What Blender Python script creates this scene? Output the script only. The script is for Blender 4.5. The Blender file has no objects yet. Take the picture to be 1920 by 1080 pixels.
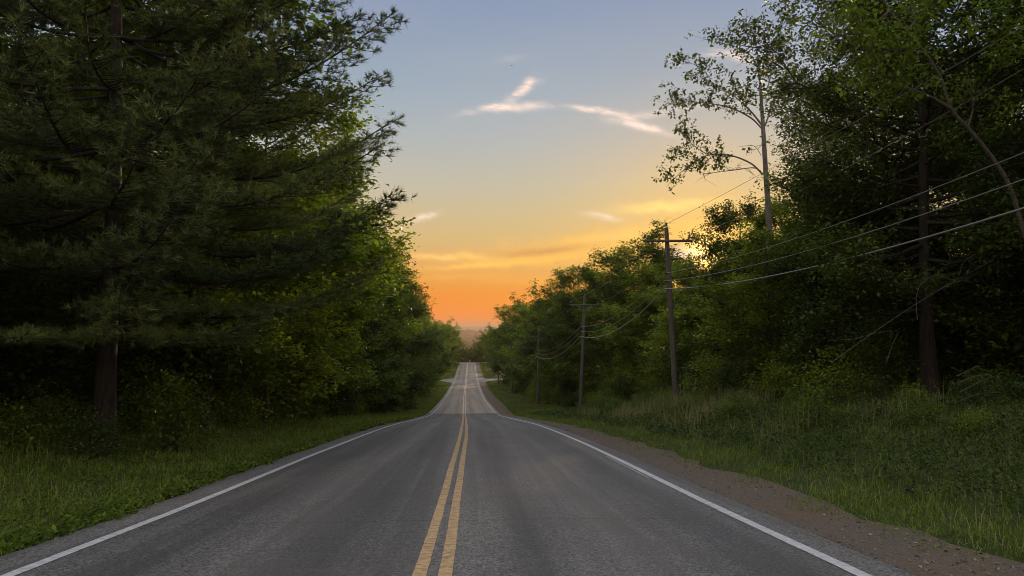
import bpy, math, random
import numpy as np
from mathutils import Vector, Matrix

# ------------------------------------------------------------------ camera, sky, sun, exposure
SC = bpy.context.scene
COL = SC.collection
FPX = 1387.0                                   # focal length in photo pixels (1920 wide)
CAM = np.array([0.355, 0.0, 1.5])
PITCH, YAW = math.radians(2.97), math.radians(-2.85)
cd = bpy.data.cameras.new('camera'); cam = bpy.data.objects.new('camera', cd); COL.objects.link(cam)
cd.sensor_width = 36.0; cd.lens = FPX / 1920 * 36.0; cd.clip_start = 0.05; cd.clip_end = 60000
cam.location = CAM; cam.rotation_euler = (math.pi / 2 + PITCH, 0, YAW)
SC.camera = cam
RM = np.array(cam.rotation_euler.to_matrix())

def ray(px, py):
    d = RM @ np.array([(px - 960) / FPX, (540 - py) / FPX, -1.0])
    return d
def at(px, py, Y):                              # the point at world distance Y seen at a photo pixel
    d = ray(px, py); return CAM + d * (Y / d[1])
def azel(px, py):
    d = ray(px, py); d = d / np.linalg.norm(d)
    return math.atan2(d[0], d[1]), math.asin(d[2])

SUN_AZ, SUN_EL = azel(1322, 472)
SC.view_settings.view_transform = 'Standard'; SC.view_settings.look = 'None'
SC.view_settings.exposure = 0.18; SC.view_settings.gamma = 1.0; SC.view_settings.use_curve_mapping = False
SC.render.engine = 'CYCLES'
cy = SC.cycles
cy.max_bounces = 6; cy.diffuse_bounces = 2; cy.glossy_bounces = 2; cy.transmission_bounces = 3
cy.volume_bounces = 0; cy.transparent_max_bounces = 4
cy.caustics_reflective = False; cy.caustics_refractive = False; cy.sample_clamp_indirect = 3.0; cy.sample_clamp_direct = 6.0
cy.use_denoising = True; cy.filter_width = 0.9
try: cy.denoiser = 'OPENIMAGEDENOISE'
except Exception: pass

def lin(r, g, b):
    f = lambda c: (c / 12.92 if c <= 0.04045 else ((c + 0.055) / 1.055) ** 2.4)
    return (f(r / 255), f(g / 255), f(b / 255), 1.0)

class NT:                                       # small node-tree helper
    def __init__(s, tree): s.t = tree; tree.nodes.clear()
    def n(s, typ, **kw):
        nd = s.t.nodes.new(typ)
        for k, v in kw.items(): setattr(nd, k, v)
        return nd
    def put(s, sock, v):
        if isinstance(v, bpy.types.NodeSocket): s.t.links.new(v, sock)
        elif v is not None: sock.default_value = v
    def m(s, op, a, b=None, c=None, clamp=False):
        nd = s.n('ShaderNodeMath', operation=op, use_clamp=clamp)
        for i, v in enumerate((a, b, c)): s.put(nd.inputs[i], v)
        return nd.outputs[0]
    def mix(s, f, a, b, blend='MIX'):
        nd = s.n('ShaderNodeMix', data_type='RGBA', blend_type=blend)
        s.put(nd.inputs[0], f); s.put(nd.inputs[6], a); s.put(nd.inputs[7], b)
        return nd.outputs[2]
    def ramp(s, f, stops, interp='LINEAR'):
        nd = s.n('ShaderNodeValToRGB'); e = nd.color_ramp.elements; nd.color_ramp.interpolation = interp
        while len(e) < len(stops): e.new(0.5)
        for el, (p, c) in zip(e, stops): el.position = p; el.color = c if len(c) == 4 else (*c, 1)
        s.put(nd.inputs[0], f); return nd.outputs[0]
    def noise(s, vec, scale, detail=3, rough=0.55, dist=0.0, out=0):
        nd = s.n('ShaderNodeTexNoise'); s.put(nd.inputs['Vector'], vec)
        nd.inputs['Scale'].default_value = scale; nd.inputs['Detail'].default_value = detail
        nd.inputs['Roughness'].default_value = rough; nd.inputs['Distortion'].default_value = dist
        return nd.outputs[out]
    def mapr(s, v, a, b, c=0.0, d=1.0, smooth=False):
        nd = s.n('ShaderNodeMapRange', interpolation_type='SMOOTHSTEP' if smooth else 'LINEAR')
        s.put(nd.inputs[0], v)
        for i, x in enumerate((a, b, c, d)): nd.inputs[i + 1].default_value = x
        return nd.outputs[0]

def build_world():
    w = bpy.data.worlds.new('World'); SC.world = w; w.use_nodes = True
    T = NT(w.node_tree)
    tc = T.n('ShaderNodeTexCoord'); gen = tc.outputs['Generated']
    sx = T.n('ShaderNodeSeparateXYZ'); T.put(sx.inputs[0], gen)
    X, Y, Z = sx.outputs
    el = T.m('ARCSINE', T.m('MAXIMUM', T.m('MINIMUM', Z, 1.0), -1.0))
    az = T.m('ARCTAN2', X, Y)
    eld = T.m('MULTIPLY', el, 180 / math.pi)
    e01 = T.m('DIVIDE', eld, 90.0, clamp=True)
    D = lambda d: d / 90.0
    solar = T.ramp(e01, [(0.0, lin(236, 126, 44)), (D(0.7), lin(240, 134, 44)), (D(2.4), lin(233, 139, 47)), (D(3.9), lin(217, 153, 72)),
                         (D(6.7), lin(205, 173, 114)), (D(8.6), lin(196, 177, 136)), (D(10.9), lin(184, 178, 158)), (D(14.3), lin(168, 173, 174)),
                         (D(17.6), lin(152, 165, 177)), (D(23.8), lin(131, 147, 173)), (D(27), lin(132, 148, 176)), (D(40), lin(166, 178, 205)), (D(62), lin(202, 208, 222)), (1.0, lin(216, 220, 228))])  # stops overhead set brighter than the visible sky, to lift the foreground light
    anti = T.ramp(e01, [(0.0, lin(175, 155, 155)), (D(6), lin(232, 208, 192)), (D(15), lin(234, 218, 210)), (D(30), lin(224, 221, 222)), (D(60), lin(216, 220, 228)), (1.0, lin(216, 220, 228))])  # unseen sky behind the camera, made paler and brighter as added fill light
    ca = T.m('COSINE', T.m('SUBTRACT', az, SUN_AZ))
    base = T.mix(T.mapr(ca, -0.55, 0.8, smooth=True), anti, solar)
    # warm glow round the setting sun
    sd = (math.sin(SUN_AZ) * math.cos(SUN_EL), math.cos(SUN_AZ) * math.cos(SUN_EL), math.sin(SUN_EL))
    dp = T.n('ShaderNodeVectorMath', operation='DOT_PRODUCT'); T.put(dp.inputs[0], gen); dp.inputs[1].default_value = sd
    ang = T.m('MULTIPLY', T.m('ARCCOSINE', T.m('MINIMUM', dp.outputs['Value'], 1.0)), 180 / math.pi)
    g1 = T.m('EXPONENT', T.m('MULTIPLY', T.m('POWER', T.m('DIVIDE', ang, 7.5), 1.5), -1.0))
    g2 = T.m('EXPONENT', T.m('MULTIPLY', T.m('POWER', T.m('DIVIDE', ang, 0.85), 1.5), -1.0))
    c = T.mix(T.m('MULTIPLY', g1, 0.7), base, lin(255, 196, 82))
    # thin uneven veil over the whole dome
    vs = T.n('ShaderNodeMapping'); T.put(vs.inputs[0], gen); vs.inputs['Scale'].default_value = (1.0, 1.0, 5.0)
    veil = T.mapr(T.noise(vs.outputs[0], 3.0, 4, 0.55), 0.35, 0.8)
    c = T.mix(T.m('MULTIPLY', veil, 0.07), c, lin(225, 200, 185))
    # thin cirrus wisps, each at its own place in the sky
    wav = T.m('MULTIPLY', T.m('SUBTRACT', T.noise(gen, 30.0, 3, 0.6), 0.5), 2.4)
    cb = T.n('ShaderNodeCombineXYZ'); T.put(cb.inputs[0], T.m('MULTIPLY', az, 26.0)); T.put(cb.inputs[1], T.m('ADD', T.m('MULTIPLY', el, 95.0), T.m('MULTIPLY', az, 12.0)))
    nz = T.mapr(T.noise(cb.outputs[0], 1.0, 6, 0.62, 0.7), 0.3, 0.64)
    def wisp(c, px, py, L, W, deg, fac, colr, bend=0.0, fl=0.0):
        a0, e0 = azel(px, py); k = 1.0 / FPX
        co, si = math.cos(math.radians(deg)), math.sin(math.radians(deg))
        a = T.m('MULTIPLY_ADD', az, co / (L * k), T.m('MULTIPLY_ADD', el, si / (L * k), -(a0 * co + e0 * si) / (L * k)))
        b = T.m('MULTIPLY_ADD', az, -si / (W * k), T.m('MULTIPLY_ADD', el, co / (W * k), T.m('ADD', wav, -(-a0 * si + e0 * co) / (W * k))))
        a2 = T.m('MULTIPLY', a, a)
        if bend: b = T.m('MULTIPLY_ADD', a2, bend, b)
        g = T.m('EXPONENT', T.m('MULTIPLY', T.m('MULTIPLY_ADD', b, b, a2), -1.0))
        return T.mix(T.m('MULTIPLY', T.m('MULTIPLY', g, T.m('MULTIPLY_ADD', nz, 1 - fl, fl)), fac * 1.25, clamp=True), c, colr)
    c_plain = c
    PE, YE, BR = lin(255, 226, 208), lin(255, 214, 128), lin(196, 140, 84)
    for a in [(936, 201, 52, 6, 6, 1.0, PE, 0.5), (985, 199, 45, 7, 3, .5, PE), (972, 174, 36, 8, 33, .75, PE, .2), (990, 158, 14, 7, 50, .7, PE),
              (1115, 206, 48, 4.5, -9, .95, PE, 0.15), (1200, 236, 46, 6, -17, 1.0, PE, .2), (1225, 214, 55, 7, 7, .42, PE), (1180, 224, 22, 6, -30, .8, PE),
              (1235, 389, 66, 9, 1, 1.0, YE, 0, .45), (1290, 384, 60, 8, 3, .7, YE, 0, .4), (1130, 405, 34, 6, -10, .5, PE), (792, 406, 24, 6, 16, .8, PE),
              (1352, 98, 24, 5, -6, .9, PE), (1380, 106, 26, 6, -16, .8, PE), (960, 108, 24, 5, 10, .18, PE),
              (1060, 468, 190, 22, 8, .6, lin(252, 186, 78), 0, .6), (1150, 446, 110, 12, 9, .5, lin(255, 205, 112), 0, .5),
              (860, 482, 105, 7, -1, .85, lin(255, 200, 112), 0, .45), (905, 497, 100, 5, 4, .8, lin(255, 194, 92), 0, .4), (1010, 486, 120, 7, 4, .5, lin(255, 192, 84), 0, .5),
              (1020, 470, 95, 8, 6, .75, BR, 0, .5), (860, 520, 170, 7, 1, .3, lin(255, 172, 76), 0, .5), (1060, 525, 120, 6, 2, .35, lin(255, 178, 70), 0, .5),
              (1270, 478, 44, 14, 6, .8, lin(186, 176, 176), 0, .5)]:
        c = wisp(c, *a)
    sky = T.n('ShaderNodeTexSky'); sky.sky_type = 'NISHITA'; sky.sun_disc = False
    sky.sun_elevation = SUN_EL; sky.sun_rotation = SUN_AZ; sky.altitude = 300; sky.dust_density = 2.0
    glow = T.mix(T.m('MULTIPLY', g2, 1.0, clamp=True), (0, 0, 0, 1), (3.4, 2.0, 0.6, 1))
    glow = T.mix(1.0, glow, T.mix(1.0, sky.outputs[0], (SKY_NISHITA,) * 3 + (1,), 'MULTIPLY'), 'ADD')
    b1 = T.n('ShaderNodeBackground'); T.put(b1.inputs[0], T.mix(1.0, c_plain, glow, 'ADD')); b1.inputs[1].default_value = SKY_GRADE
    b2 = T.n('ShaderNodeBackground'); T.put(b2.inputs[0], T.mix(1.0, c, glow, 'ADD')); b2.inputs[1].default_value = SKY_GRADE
    # the wisps fade to nothing well inside this part of the sky, so the rest skips their cost
    inside = T.m('MULTIPLY', T.m('LESS_THAN', T.m('ABSOLUTE', T.m('SUBTRACT', az, 0.12)), 0.42), T.m('LESS_THAN', T.m('ABSOLUTE', T.m('SUBTRACT', el, 0.21)), 0.21))
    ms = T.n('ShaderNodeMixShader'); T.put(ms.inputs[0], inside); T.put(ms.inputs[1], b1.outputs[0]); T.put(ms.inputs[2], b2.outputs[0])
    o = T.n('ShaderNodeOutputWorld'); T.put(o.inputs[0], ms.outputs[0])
    w.cycles.sampling_method = 'MANUAL'; w.cycles.sample_map_resolution = 512
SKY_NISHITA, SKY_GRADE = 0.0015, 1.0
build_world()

sl = bpy.data.lights.new('sun', 'SUN'); sl.energy = 4.8; sl.angle = math.radians(1.2); sl.color = (1.0, 0.74, 0.45)
so = bpy.data.objects.new('sun', sl); COL.objects.link(so); so.location = (30, 100, 40)
so.rotation_euler = (math.pi / 2 - SUN_EL, 0, -SUN_AZ + math.pi)      # shines from the sun's place in the sky
_sd = Vector((math.sin(SUN_AZ) * math.cos(SUN_EL), math.cos(SUN_AZ) * math.cos(SUN_EL), math.sin(SUN_EL)))
so.rotation_euler = _sd.to_track_quat('Z', 'Y').to_euler()

# ------------------------------------------------------------------ mesh + object helpers
class MB:
    def __init__(s): s.v = []; s.f = []; s.t = []; s.n = 0; s.uv = []
    def add(s, v, f, tint=None, uv=None):
        v = np.asarray(v, float).reshape(-1, 3); f = np.asarray(f, int)
        s.v.append(v); s.f.append(f + s.n); s.n += len(v)
        if tint is None: tint = 0.5
        s.t.append(np.broadcast_to(np.asarray(tint, float), (len(f),)).copy())
        if uv is not None: s.uv.append(np.asarray(uv, float))
    def mesh(s, name, smooth=False):
        V = np.concatenate(s.v); me = bpy.data.meshes.new(name)
        tot = np.concatenate([np.full(len(f), f.shape[1], np.int32) for f in s.f])
        lv = np.concatenate([f.ravel() for f in s.f]).astype(np.int32)
        me.vertices.add(len(V)); me.vertices.foreach_set('co', V.astype(np.float32).ravel())
        me.loops.add(len(lv)); me.loops.foreach_set('vertex_index', lv)
        me.polygons.add(len(tot)); st = np.zeros(len(tot), np.int32); st[1:] = np.cumsum(tot)[:-1]
        me.polygons.foreach_set('loop_start', st)
        if smooth: me.polygons.foreach_set('use_smooth', np.ones(len(tot), bool))
        a = me.attributes.new('tint', 'FLOAT', 'FACE'); a.data.foreach_set('value', np.concatenate(s.t).astype(np.float32))
        if s.uv:
            U = np.concatenate(s.uv).astype(np.float32)
            ul = me.uv_layers.new(name='UVMap'); ul.data.foreach_set('uv', U[lv].ravel())
        me.update(calc_edges=True); me.validate()
        return me
    def obj(s, name, mat, parent=None, smooth=False):
        me = s.mesh(name, smooth); me.materials.append(mat)
        return link(bpy.data.objects.new(name, me), parent)

def link(o, parent=None):
    COL.objects.link(o)
    if parent is not None: o.parent = parent
    return o
def empty(name, loc=(0, 0, 0), rz=0.0, s=1.0):
    o = bpy.data.objects.new(name, None); o.empty_display_size = 0.3
    o.location = tuple(float(c) for c in loc); o.rotation_euler = (0, 0, rz); o.scale = (s, s, s); return link(o)
def tag(o, label=None, cat=None, group=None, kind=None):
    if label: o['label'] = label
    if cat: o['category'] = cat
    if group: o['group'] = group
    if kind: o['kind'] = kind
    return o

def tube(P, R, n=6, cap=True):
    P = np.asarray(P, float); R = np.broadcast_to(np.asarray(R, float), (len(P),))
    T = np.gradient(P, axis=0); T /= np.linalg.norm(T, axis=1)[:, None] + 1e-9
    ref = np.where(np.abs(T[:, 2:3]) > 0.9, np.array([[1.0, 0, 0]]), np.array([[0, 0, 1.0]]))
    if np.any(np.abs(T[:, 2]) > 0.9) and np.any(np.abs(T[:, 2]) <= 0.9): ref = np.tile([[0.3, 1.0, 0.05]], (len(P), 1))
    A = np.cross(T, ref); A /= np.linalg.norm(A, axis=1)[:, None] + 1e-9
    B = np.cross(T, A)
    th = np.arange(n) * 2 * math.pi / n
    V = P[:, None] + R[:, None, None] * (np.cos(th)[None, :, None] * A[:, None] + np.sin(th)[None, :, None] * B[:, None])
    k = len(P); i = np.arange(k - 1)[:, None] * n; j = np.arange(n)[None]; j2 = (j + 1) % n
    F = np.stack([i + j, i + j2, i + n + j2, i + n + j], -1).reshape(-1, 4)
    return V.reshape(-1, 3), F
def add_tube(mb, P, R, n=6, tint=0.5):
    v, f = tube(P, R, n); mb.add(v, f, tint)
    k = len(P)
    if n >= 5:
        mb.add(v[-n:], np.arange(n)[None], tint); mb.add(v[:n], np.arange(n)[::-1][None], tint)
def bez(pts, n=10):                              # smooth polyline through points (Catmull-Rom)
    P = np.asarray(pts, float); P = np.vstack([2 * P[0] - P[1], P, 2 * P[-1] - P[-2]])
    out = []
    for i in range(1, len(P) - 2):
        t = np.linspace(0, 1, n, endpoint=False)[:, None]
        a, b, c, d = P[i - 1], P[i], P[i + 1], P[i + 2]
        out.append(0.5 * (2 * b + (c - a) * t + (2 * a - 5 * b + 4 * c - d) * t ** 2 + (3 * b - a - 3 * c + d) * t ** 3))
    out.append(P[-2][None]); return np.vstack(out)
BOXF = np.array([[0, 1, 2, 3], [7, 6, 5, 4], [0, 4, 5, 1], [1, 5, 6, 2], [2, 6, 7, 3], [3, 7, 4, 0]])
def add_box(mb, c, s, tint=0.5, R=None):
    a, b, h = np.array(s) / 2.0
    v = np.array([[-a, -b, -h], [-a, b, -h], [a, b, -h], [a, -b, -h], [-a, -b, h], [-a, b, h], [a, b, h], [a, -b, h]])
    if R is not None: v = v @ np.array(R).T
    mb.add(v + np.array(c), BOXF, tint)
def lathe(prof, n=10):
    prof = np.asarray(prof, float); th = np.arange(n) * 2 * math.pi / n
    V = np.stack([prof[:, 0:1] * np.cos(th), prof[:, 0:1] * np.sin(th), np.repeat(prof[:, 1:2], n, 1)], -1).reshape(-1, 3)
    i = np.arange(len(prof) - 1)[:, None] * n; j = np.arange(n)[None]; j2 = (j + 1) % n
    return V, np.stack([i + j, i + j2, i + n + j2, i + n + j], -1).reshape(-1, 4)
def vnoise(x, y, seed=0.0, s=1.0):               # cheap smooth noise about -1..1
    x = np.asarray(x) * s + seed * 1.7; y = np.asarray(y) * s - seed * 2.3
    return (np.sin(x * 1.3 + 1.9 * np.sin(y * 0.7 + seed)) + np.sin(y * 1.7 + 1.3 * np.sin(x * 0.9 - seed)) + 0.6 * np.sin(2.9 * x - 2.3 * y + seed) + 0.4 * np.sin(4.7 * x + 5.3 * y)) / 2.4

# ------------------------------------------------------------------ materials
def mat(name):
    m = bpy.data.materials.new(name); m.use_nodes = True; T = NT(m.node_tree)
    return m, T
def finish(T, color, rough=0.85, bump=None, bstr=0.3, bdist=0.01, spec=0.3, metal=0.0):
    p = T.n('ShaderNodeBsdfPrincipled'); T.put(p.inputs['Base Color'], color); T.put(p.inputs['Roughness'], rough)
    p.inputs['Specular IOR Level'].default_value = spec; p.inputs['Metallic'].default_value = metal
    if bump is not None:
        b = T.n('ShaderNodeBump'); b.inputs['Strength'].default_value = bstr; b.inputs['Distance'].default_value = bdist
        T.put(b.inputs['Height'], bump); T.put(p.inputs['Normal'], b.outputs[0])
    o = T.n('ShaderNodeOutputMaterial'); T.put(o.inputs[0], p.outputs[0]); return p
def objco(T):
    return T.n('ShaderNodeTexCoord').outputs['Object']
def attr(T, name='tint'):
    a = T.n('ShaderNodeAttribute'); a.attribute_name = name; return a.outputs['Fac']
def leaf_mat(name, cols, trans=0.42, rough=0.5, vary=0.25):
    m, T = mat(name)
    t = attr(T); info = T.n('ShaderNodeObjectInfo').outputs['Random']
    f = T.m('ADD', t, T.m('MULTIPLY', T.m('SUBTRACT', info, 0.5), vary), clamp=True)
    n = len(cols); c = T.ramp(f, [(i / (n - 1), x) for i, x in enumerate(cols)])
    p = T.n('ShaderNodeBsdfPrincipled'); T.put(p.inputs['Base Color'], c); p.inputs['Roughness'].default_value = rough
    p.inputs['Specular IOR Level'].default_value = 0.12
    tr = T.n('ShaderNodeBsdfTranslucent'); T.put(tr.inputs[0], T.mix(1.0, c, (1.0, 1.15, 0.35, 1), 'MULTIPLY'))
    ms = T.n('ShaderNodeMixShader'); ms.inputs[0].default_value = trans
    T.put(ms.inputs[1], p.outputs[0]); T.put(ms.inputs[2], tr.outputs[0])
    o = T.n('ShaderNodeOutputMaterial'); T.put(o.inputs[0], ms.outputs[0]); return m
def bark_mat(name, a, b, sc=6.0):
    m, T = mat(name); oc = objco(T)
    mp = T.n('ShaderNodeMapping'); T.put(mp.inputs[0], oc); mp.inputs['Scale'].default_value = (3.0, 3.0, 0.45)
    n = T.noise(mp.outputs[0], sc, 5, 0.65, 0.4); n2 = T.noise(oc, 1.3, 3)
    c = T.mix(T.mapr(n, 0.35, 0.65), a, b); c = T.mix(T.mapr(n2, 0.45, 0.75, 0, 0.5), c, (0.07, 0.085, 0.05, 1))
    finish(T, c, 0.9, n, 0.9, 0.03, 0.15); return m

M = {}
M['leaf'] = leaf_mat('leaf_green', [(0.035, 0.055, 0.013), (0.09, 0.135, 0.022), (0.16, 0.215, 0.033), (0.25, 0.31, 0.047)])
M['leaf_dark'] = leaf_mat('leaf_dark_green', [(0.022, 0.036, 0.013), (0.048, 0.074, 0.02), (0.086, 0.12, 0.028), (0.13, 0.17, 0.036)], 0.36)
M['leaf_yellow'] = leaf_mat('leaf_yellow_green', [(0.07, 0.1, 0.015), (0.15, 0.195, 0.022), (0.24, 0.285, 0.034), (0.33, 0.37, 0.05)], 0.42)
M['needle'] = leaf_mat('pine_needle', [(0.014, 0.026, 0.011), (0.046, 0.072, 0.025), (0.095, 0.13, 0.042), (0.17, 0.205, 0.06)], 0.06, 0.85)
M['bark'] = bark_mat('bark_grey_brown', (0.05, 0.042, 0.035, 1), (0.12, 0.1, 0.085, 1))
M['bark_dark'] = bark_mat('bark_dark', (0.02, 0.017, 0.015, 1), (0.06, 0.047, 0.04, 1), 5)
M['bark_pale'] = bark_mat('bark_pale_grey', (0.15, 0.135, 0.115, 1), (0.26, 0.235, 0.2, 1), 4)
M['grass'] = leaf_mat('grass_blade', [(0.045, 0.075, 0.016), (0.11, 0.165, 0.024), (0.18, 0.24, 0.034), (0.26, 0.295, 0.052), (0.31, 0.26, 0.165)], 0.3, 0.6, 0.0)
M['deadwood'] = bark_mat('dead_wood', (0.07, 0.062, 0.055, 1), (0.14, 0.125, 0.11, 1), 5)

def road_mat(name, old):
    m, T = mat(name)
    uv = T.n('ShaderNodeTexCoord').outputs['UV']; oc = objco(T)
    vo = T.n('ShaderNodeTexVoronoi'); T.put(vo.inputs['Vector'], oc); vo.inputs['Scale'].default_value = 60; vs = T.n('ShaderNodeSeparateColor'); T.put(vs.inputs[0], vo.outputs['Color']); fine = vs.outputs[0]; mid = T.noise(oc, 22, 4, 0.8); big = T.noise(oc, 0.6, 4, 0.6)
    sp = T.n('ShaderNodeSeparateXYZ'); T.put(sp.inputs[0], uv)
    st = T.n('ShaderNodeMapping'); T.put(st.inputs[0], uv); st.inputs['Scale'].default_value = (1.1, 0.02, 1)
    streak = T.noise(st.outputs[0], 1.6, 4, 0.6, 0.3)
    tr = T.n('ShaderNodeMapping'); T.put(tr.inputs[0], uv); tr.inputs['Scale'].default_value = (0.5, 3.2, 1)
    cross = T.noise(tr.outputs[0], 1.5, 4, 0.65, 0.2)
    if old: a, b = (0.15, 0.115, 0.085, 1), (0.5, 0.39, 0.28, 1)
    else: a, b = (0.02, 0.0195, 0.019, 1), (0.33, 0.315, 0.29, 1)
    agg = T.m('ADD', T.m('MULTIPLY', T.m('POWER', fine, 1.6), 0.55), T.m('MULTIPLY', T.mapr(mid, 0.3, 0.7), 0.45))
    c = T.mix(T.mapr(agg, 0.1, 0.85), a, b)
    if old: c = T.mix(T.mapr(streak, 0.46, 0.6, 0, 0.65), c, (0.09, 0.078, 0.068, 1))
    else: c = T.mix(T.mapr(streak, 0.42, 0.6, 0, 0.55), c, (0.04, 0.039, 0.038, 1))
    c = T.mix(T.mapr(big, 0.4, 0.68, 0, 0.5), c, (0.12, 0.11, 0.1, 1) if old else (0.105, 0.09, 0.08, 1))
    au = T.m('ABSOLUTE', T.m('ADD', sp.outputs[0], T.m('MULTIPLY', T.m('SUBTRACT', T.noise(oc, 0.12, 2), 0.5), 0.8)))
    gs = lambda c0, wd: T.m('EXPONENT', T.m('MULTIPLY', T.m('POWER', T.m('DIVIDE', T.m('SUBTRACT', au, c0), wd), 2.0), -1.0))
    trk = T.m('MULTIPLY', T.m('ADD', gs(0.95, 0.38), gs(2.75, 0.42)), T.mapr(T.noise(oc, 0.35, 3), 0.3, 0.6, 0.35, 1.0))
    c = T.mix(T.m('MULTIPLY', trk, 0.42), c, (0.05, 0.045, 0.042, 1) if old else (0.036, 0.035, 0.034, 1))
    c = T.mix(T.m('MULTIPLY', gs(1.85, 0.4), 0.25), c, (0.24, 0.19, 0.14, 1) if old else (0.15, 0.13, 0.11, 1))
    cw = T.m('MULTIPLY', T.mapr(cross, 0.55, 0.72), T.mapr(T.noise(oc, 0.25, 2), 0.45, 0.6))
    c = T.mix(T.m('MULTIPLY', cw, 0.35), c, (0.17, 0.165, 0.16, 1))
    # transverse seam across the near pavement
    if not old:
        wob = T.m('MULTIPLY', T.m('SUBTRACT', T.noise(oc, 1.1, 4), 0.5), 0.16)
        s = T.m('ABSOLUTE', T.m('SUBTRACT', T.m('ADD', sp.outputs[1], wob), 9.05))
        c = T.mix(T.m('MULTIPLY', T.m('LESS_THAN', s, 0.011), 0.6), c, (0.012, 0.012, 0.012, 1))
    finish(T, c, T.mapr(mid, 0.3, 0.7, *((0.42, 0.6) if old else (0.58, 0.8))), agg, 0.45, 0.008, 0.5 if old else 0.4)
    return m
M['road'] = road_mat('asphalt_new', False); M['road_old'] = road_mat('asphalt_weathered', True)
def paint_mat(name, a, b, worn):
    m, T = mat(name); oc = objco(T); uv = T.n('ShaderNodeTexCoord').outputs['UV']
    n = T.noise(oc, 14, 5, 0.7, 0.5); n2 = T.noise(oc, 80, 2, 0.7)
    mp = T.n('ShaderNodeMapping'); T.put(mp.inputs[0], uv); mp.inputs['Scale'].default_value = (6, 14, 1)
    n3 = T.noise(mp.outputs[0], 1.0, 3, 0.6, 0.8)
    c = T.mix(T.mapr(n, 0.35, 0.7), a, b)
    c = T.mix(T.mapr(n3, 0.46, 0.72, 0, worn), c, (0.12, 0.1, 0.08, 1))
    c = T.mix(T.mapr(n2, 0.52, 0.72, 0, worn * 0.9), c, (0.09, 0.085, 0.08, 1))
    finish(T, c, 0.75, n2, 0.4, 0.006, 0.3); return m
M['white'] = paint_mat('paint_white', (0.66, 0.65, 0.65, 1), (0.52, 0.51, 0.51, 1), 0.45)
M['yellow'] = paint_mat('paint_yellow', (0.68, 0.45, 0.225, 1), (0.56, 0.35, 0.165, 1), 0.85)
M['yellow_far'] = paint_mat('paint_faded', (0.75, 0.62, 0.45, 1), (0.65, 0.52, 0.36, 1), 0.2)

def ground_mat():
    m, T = mat('verge_soil'); oc = objco(T)
    n = T.noise(oc, 0.9, 5, 0.65); n2 = T.noise(oc, 14, 4, 0.7)
    c = T.mix(T.mapr(n, 0.35, 0.65), (0.03, 0.048, 0.014, 1), (0.055, 0.075, 0.02, 1))
    c = T.mix(T.mapr(n2, 0.4, 0.7, 0, 0.6), c, (0.06, 0.05, 0.032, 1))
    finish(T, c, 0.95, n2, 0.6, 0.05, 0.1); return m
M['ground'] = ground_mat()
def gravel_mat():
    m, T = mat('gravel_dirt'); oc = objco(T)
    n = T.noise(oc, 0.8, 4, 0.6); n2 = T.noise(oc, 45, 4, 0.75); v = T.n('ShaderNodeTexVoronoi'); T.put(v.inputs['Vector'], oc); v.inputs['Scale'].default_value = 34
    c = T.mix(T.mapr(n2, 0.3, 0.7), (0.06, 0.05, 0.04, 1), (0.27, 0.218, 0.168, 1))
    c = T.mix(T.mapr(n, 0.42, 0.66, 0, 0.7), c, (0.195, 0.138, 0.095, 1))
    finish(T, c, 0.95, T.m('ADD', n2, v.outputs['Distance']), 0.8, 0.03, 0.15); return m
M['gravel'] = gravel_mat()
def stone_mat():
    m, T = mat('stone_chip'); t = attr(T)
    finish(T, T.ramp(t, [(0, (0.05, 0.046, 0.044)), (0.5, (0.11, 0.09, 0.08)), (1, (0.26, 0.23, 0.21))]), 0.9, None, spec=0.2); return m
M['stone'] = stone_mat()
def pale_mat():
    m, T = mat('side_road_gravel'); oc = objco(T)
    n = T.noise(oc, 1.2, 5, 0.7); finish(T, T.mix(n, (0.14, 0.13, 0.125, 1), (0.3, 0.285, 0.275, 1)), 0.9); return m
M['pale'] = pale_mat()
def canopy_mat():
    m, T = mat('distant_canopy'); oc = objco(T)
    n = T.noise(oc, 0.05, 5, 0.7); finish(T, T.mix(T.mapr(n, .35, .65), (0.025, 0.04, 0.016, 1), (0.07, 0.095, 0.03, 1)), 0.95, None, spec=0.1); return m
M['canopy'] = canopy_mat()
def wood_mat():
    m, T = mat('pole_wood'); oc = objco(T)
    mp = T.n('ShaderNodeMapping'); T.put(mp.inputs[0], oc); mp.inputs['Scale'].default_value = (14, 14, 0.35)
    n = T.noise(mp.outputs[0], 2.0, 5, 0.7, 0.3); n2 = T.noise(oc, 0.7, 3)
    c = T.mix(T.mapr(n, .35, .68), (0.07, 0.058, 0.05, 1), (0.2, 0.17, 0.145, 1)); c = T.mix(T.mapr(n2, .45, .7, 0, .5), c, (0.1, 0.095, 0.075, 1))
    finish(T, c, 0.88, n, 0.7, 0.01, 0.2); return m
M['wood'] = wood_mat()
def plain(name, c, rough=0.6, metal=0.0, spec=0.4, var=0.15):
    m, T = mat(name); n = T.noise(objco(T), 9, 3)
    d = tuple(x * (1 - var) for x in c[:3]) + (1,); e = tuple(min(1, x * (1 + var)) for x in c[:3]) + (1,)
    finish(T, T.mix(n, d, e), rough, spec=spec, metal=metal); return m
M['steel'] = plain('galvanised_steel', (0.35, 0.35, 0.34), 0.45, 0.8)
M['porcelain'] = plain('insulator_glaze', (0.16, 0.12, 0.09), 0.25)
M['wire'] = plain('aluminium_wire', (0.2, 0.195, 0.185), 0.5, 0.3)
M['cable'] = plain('cable_sheath', (0.22, 0.21, 0.2), 0.32, 0.0, 0.7)
M['clamp'] = plain('clamp_black', (0.03, 0.03, 0.03), 0.5)

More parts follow.
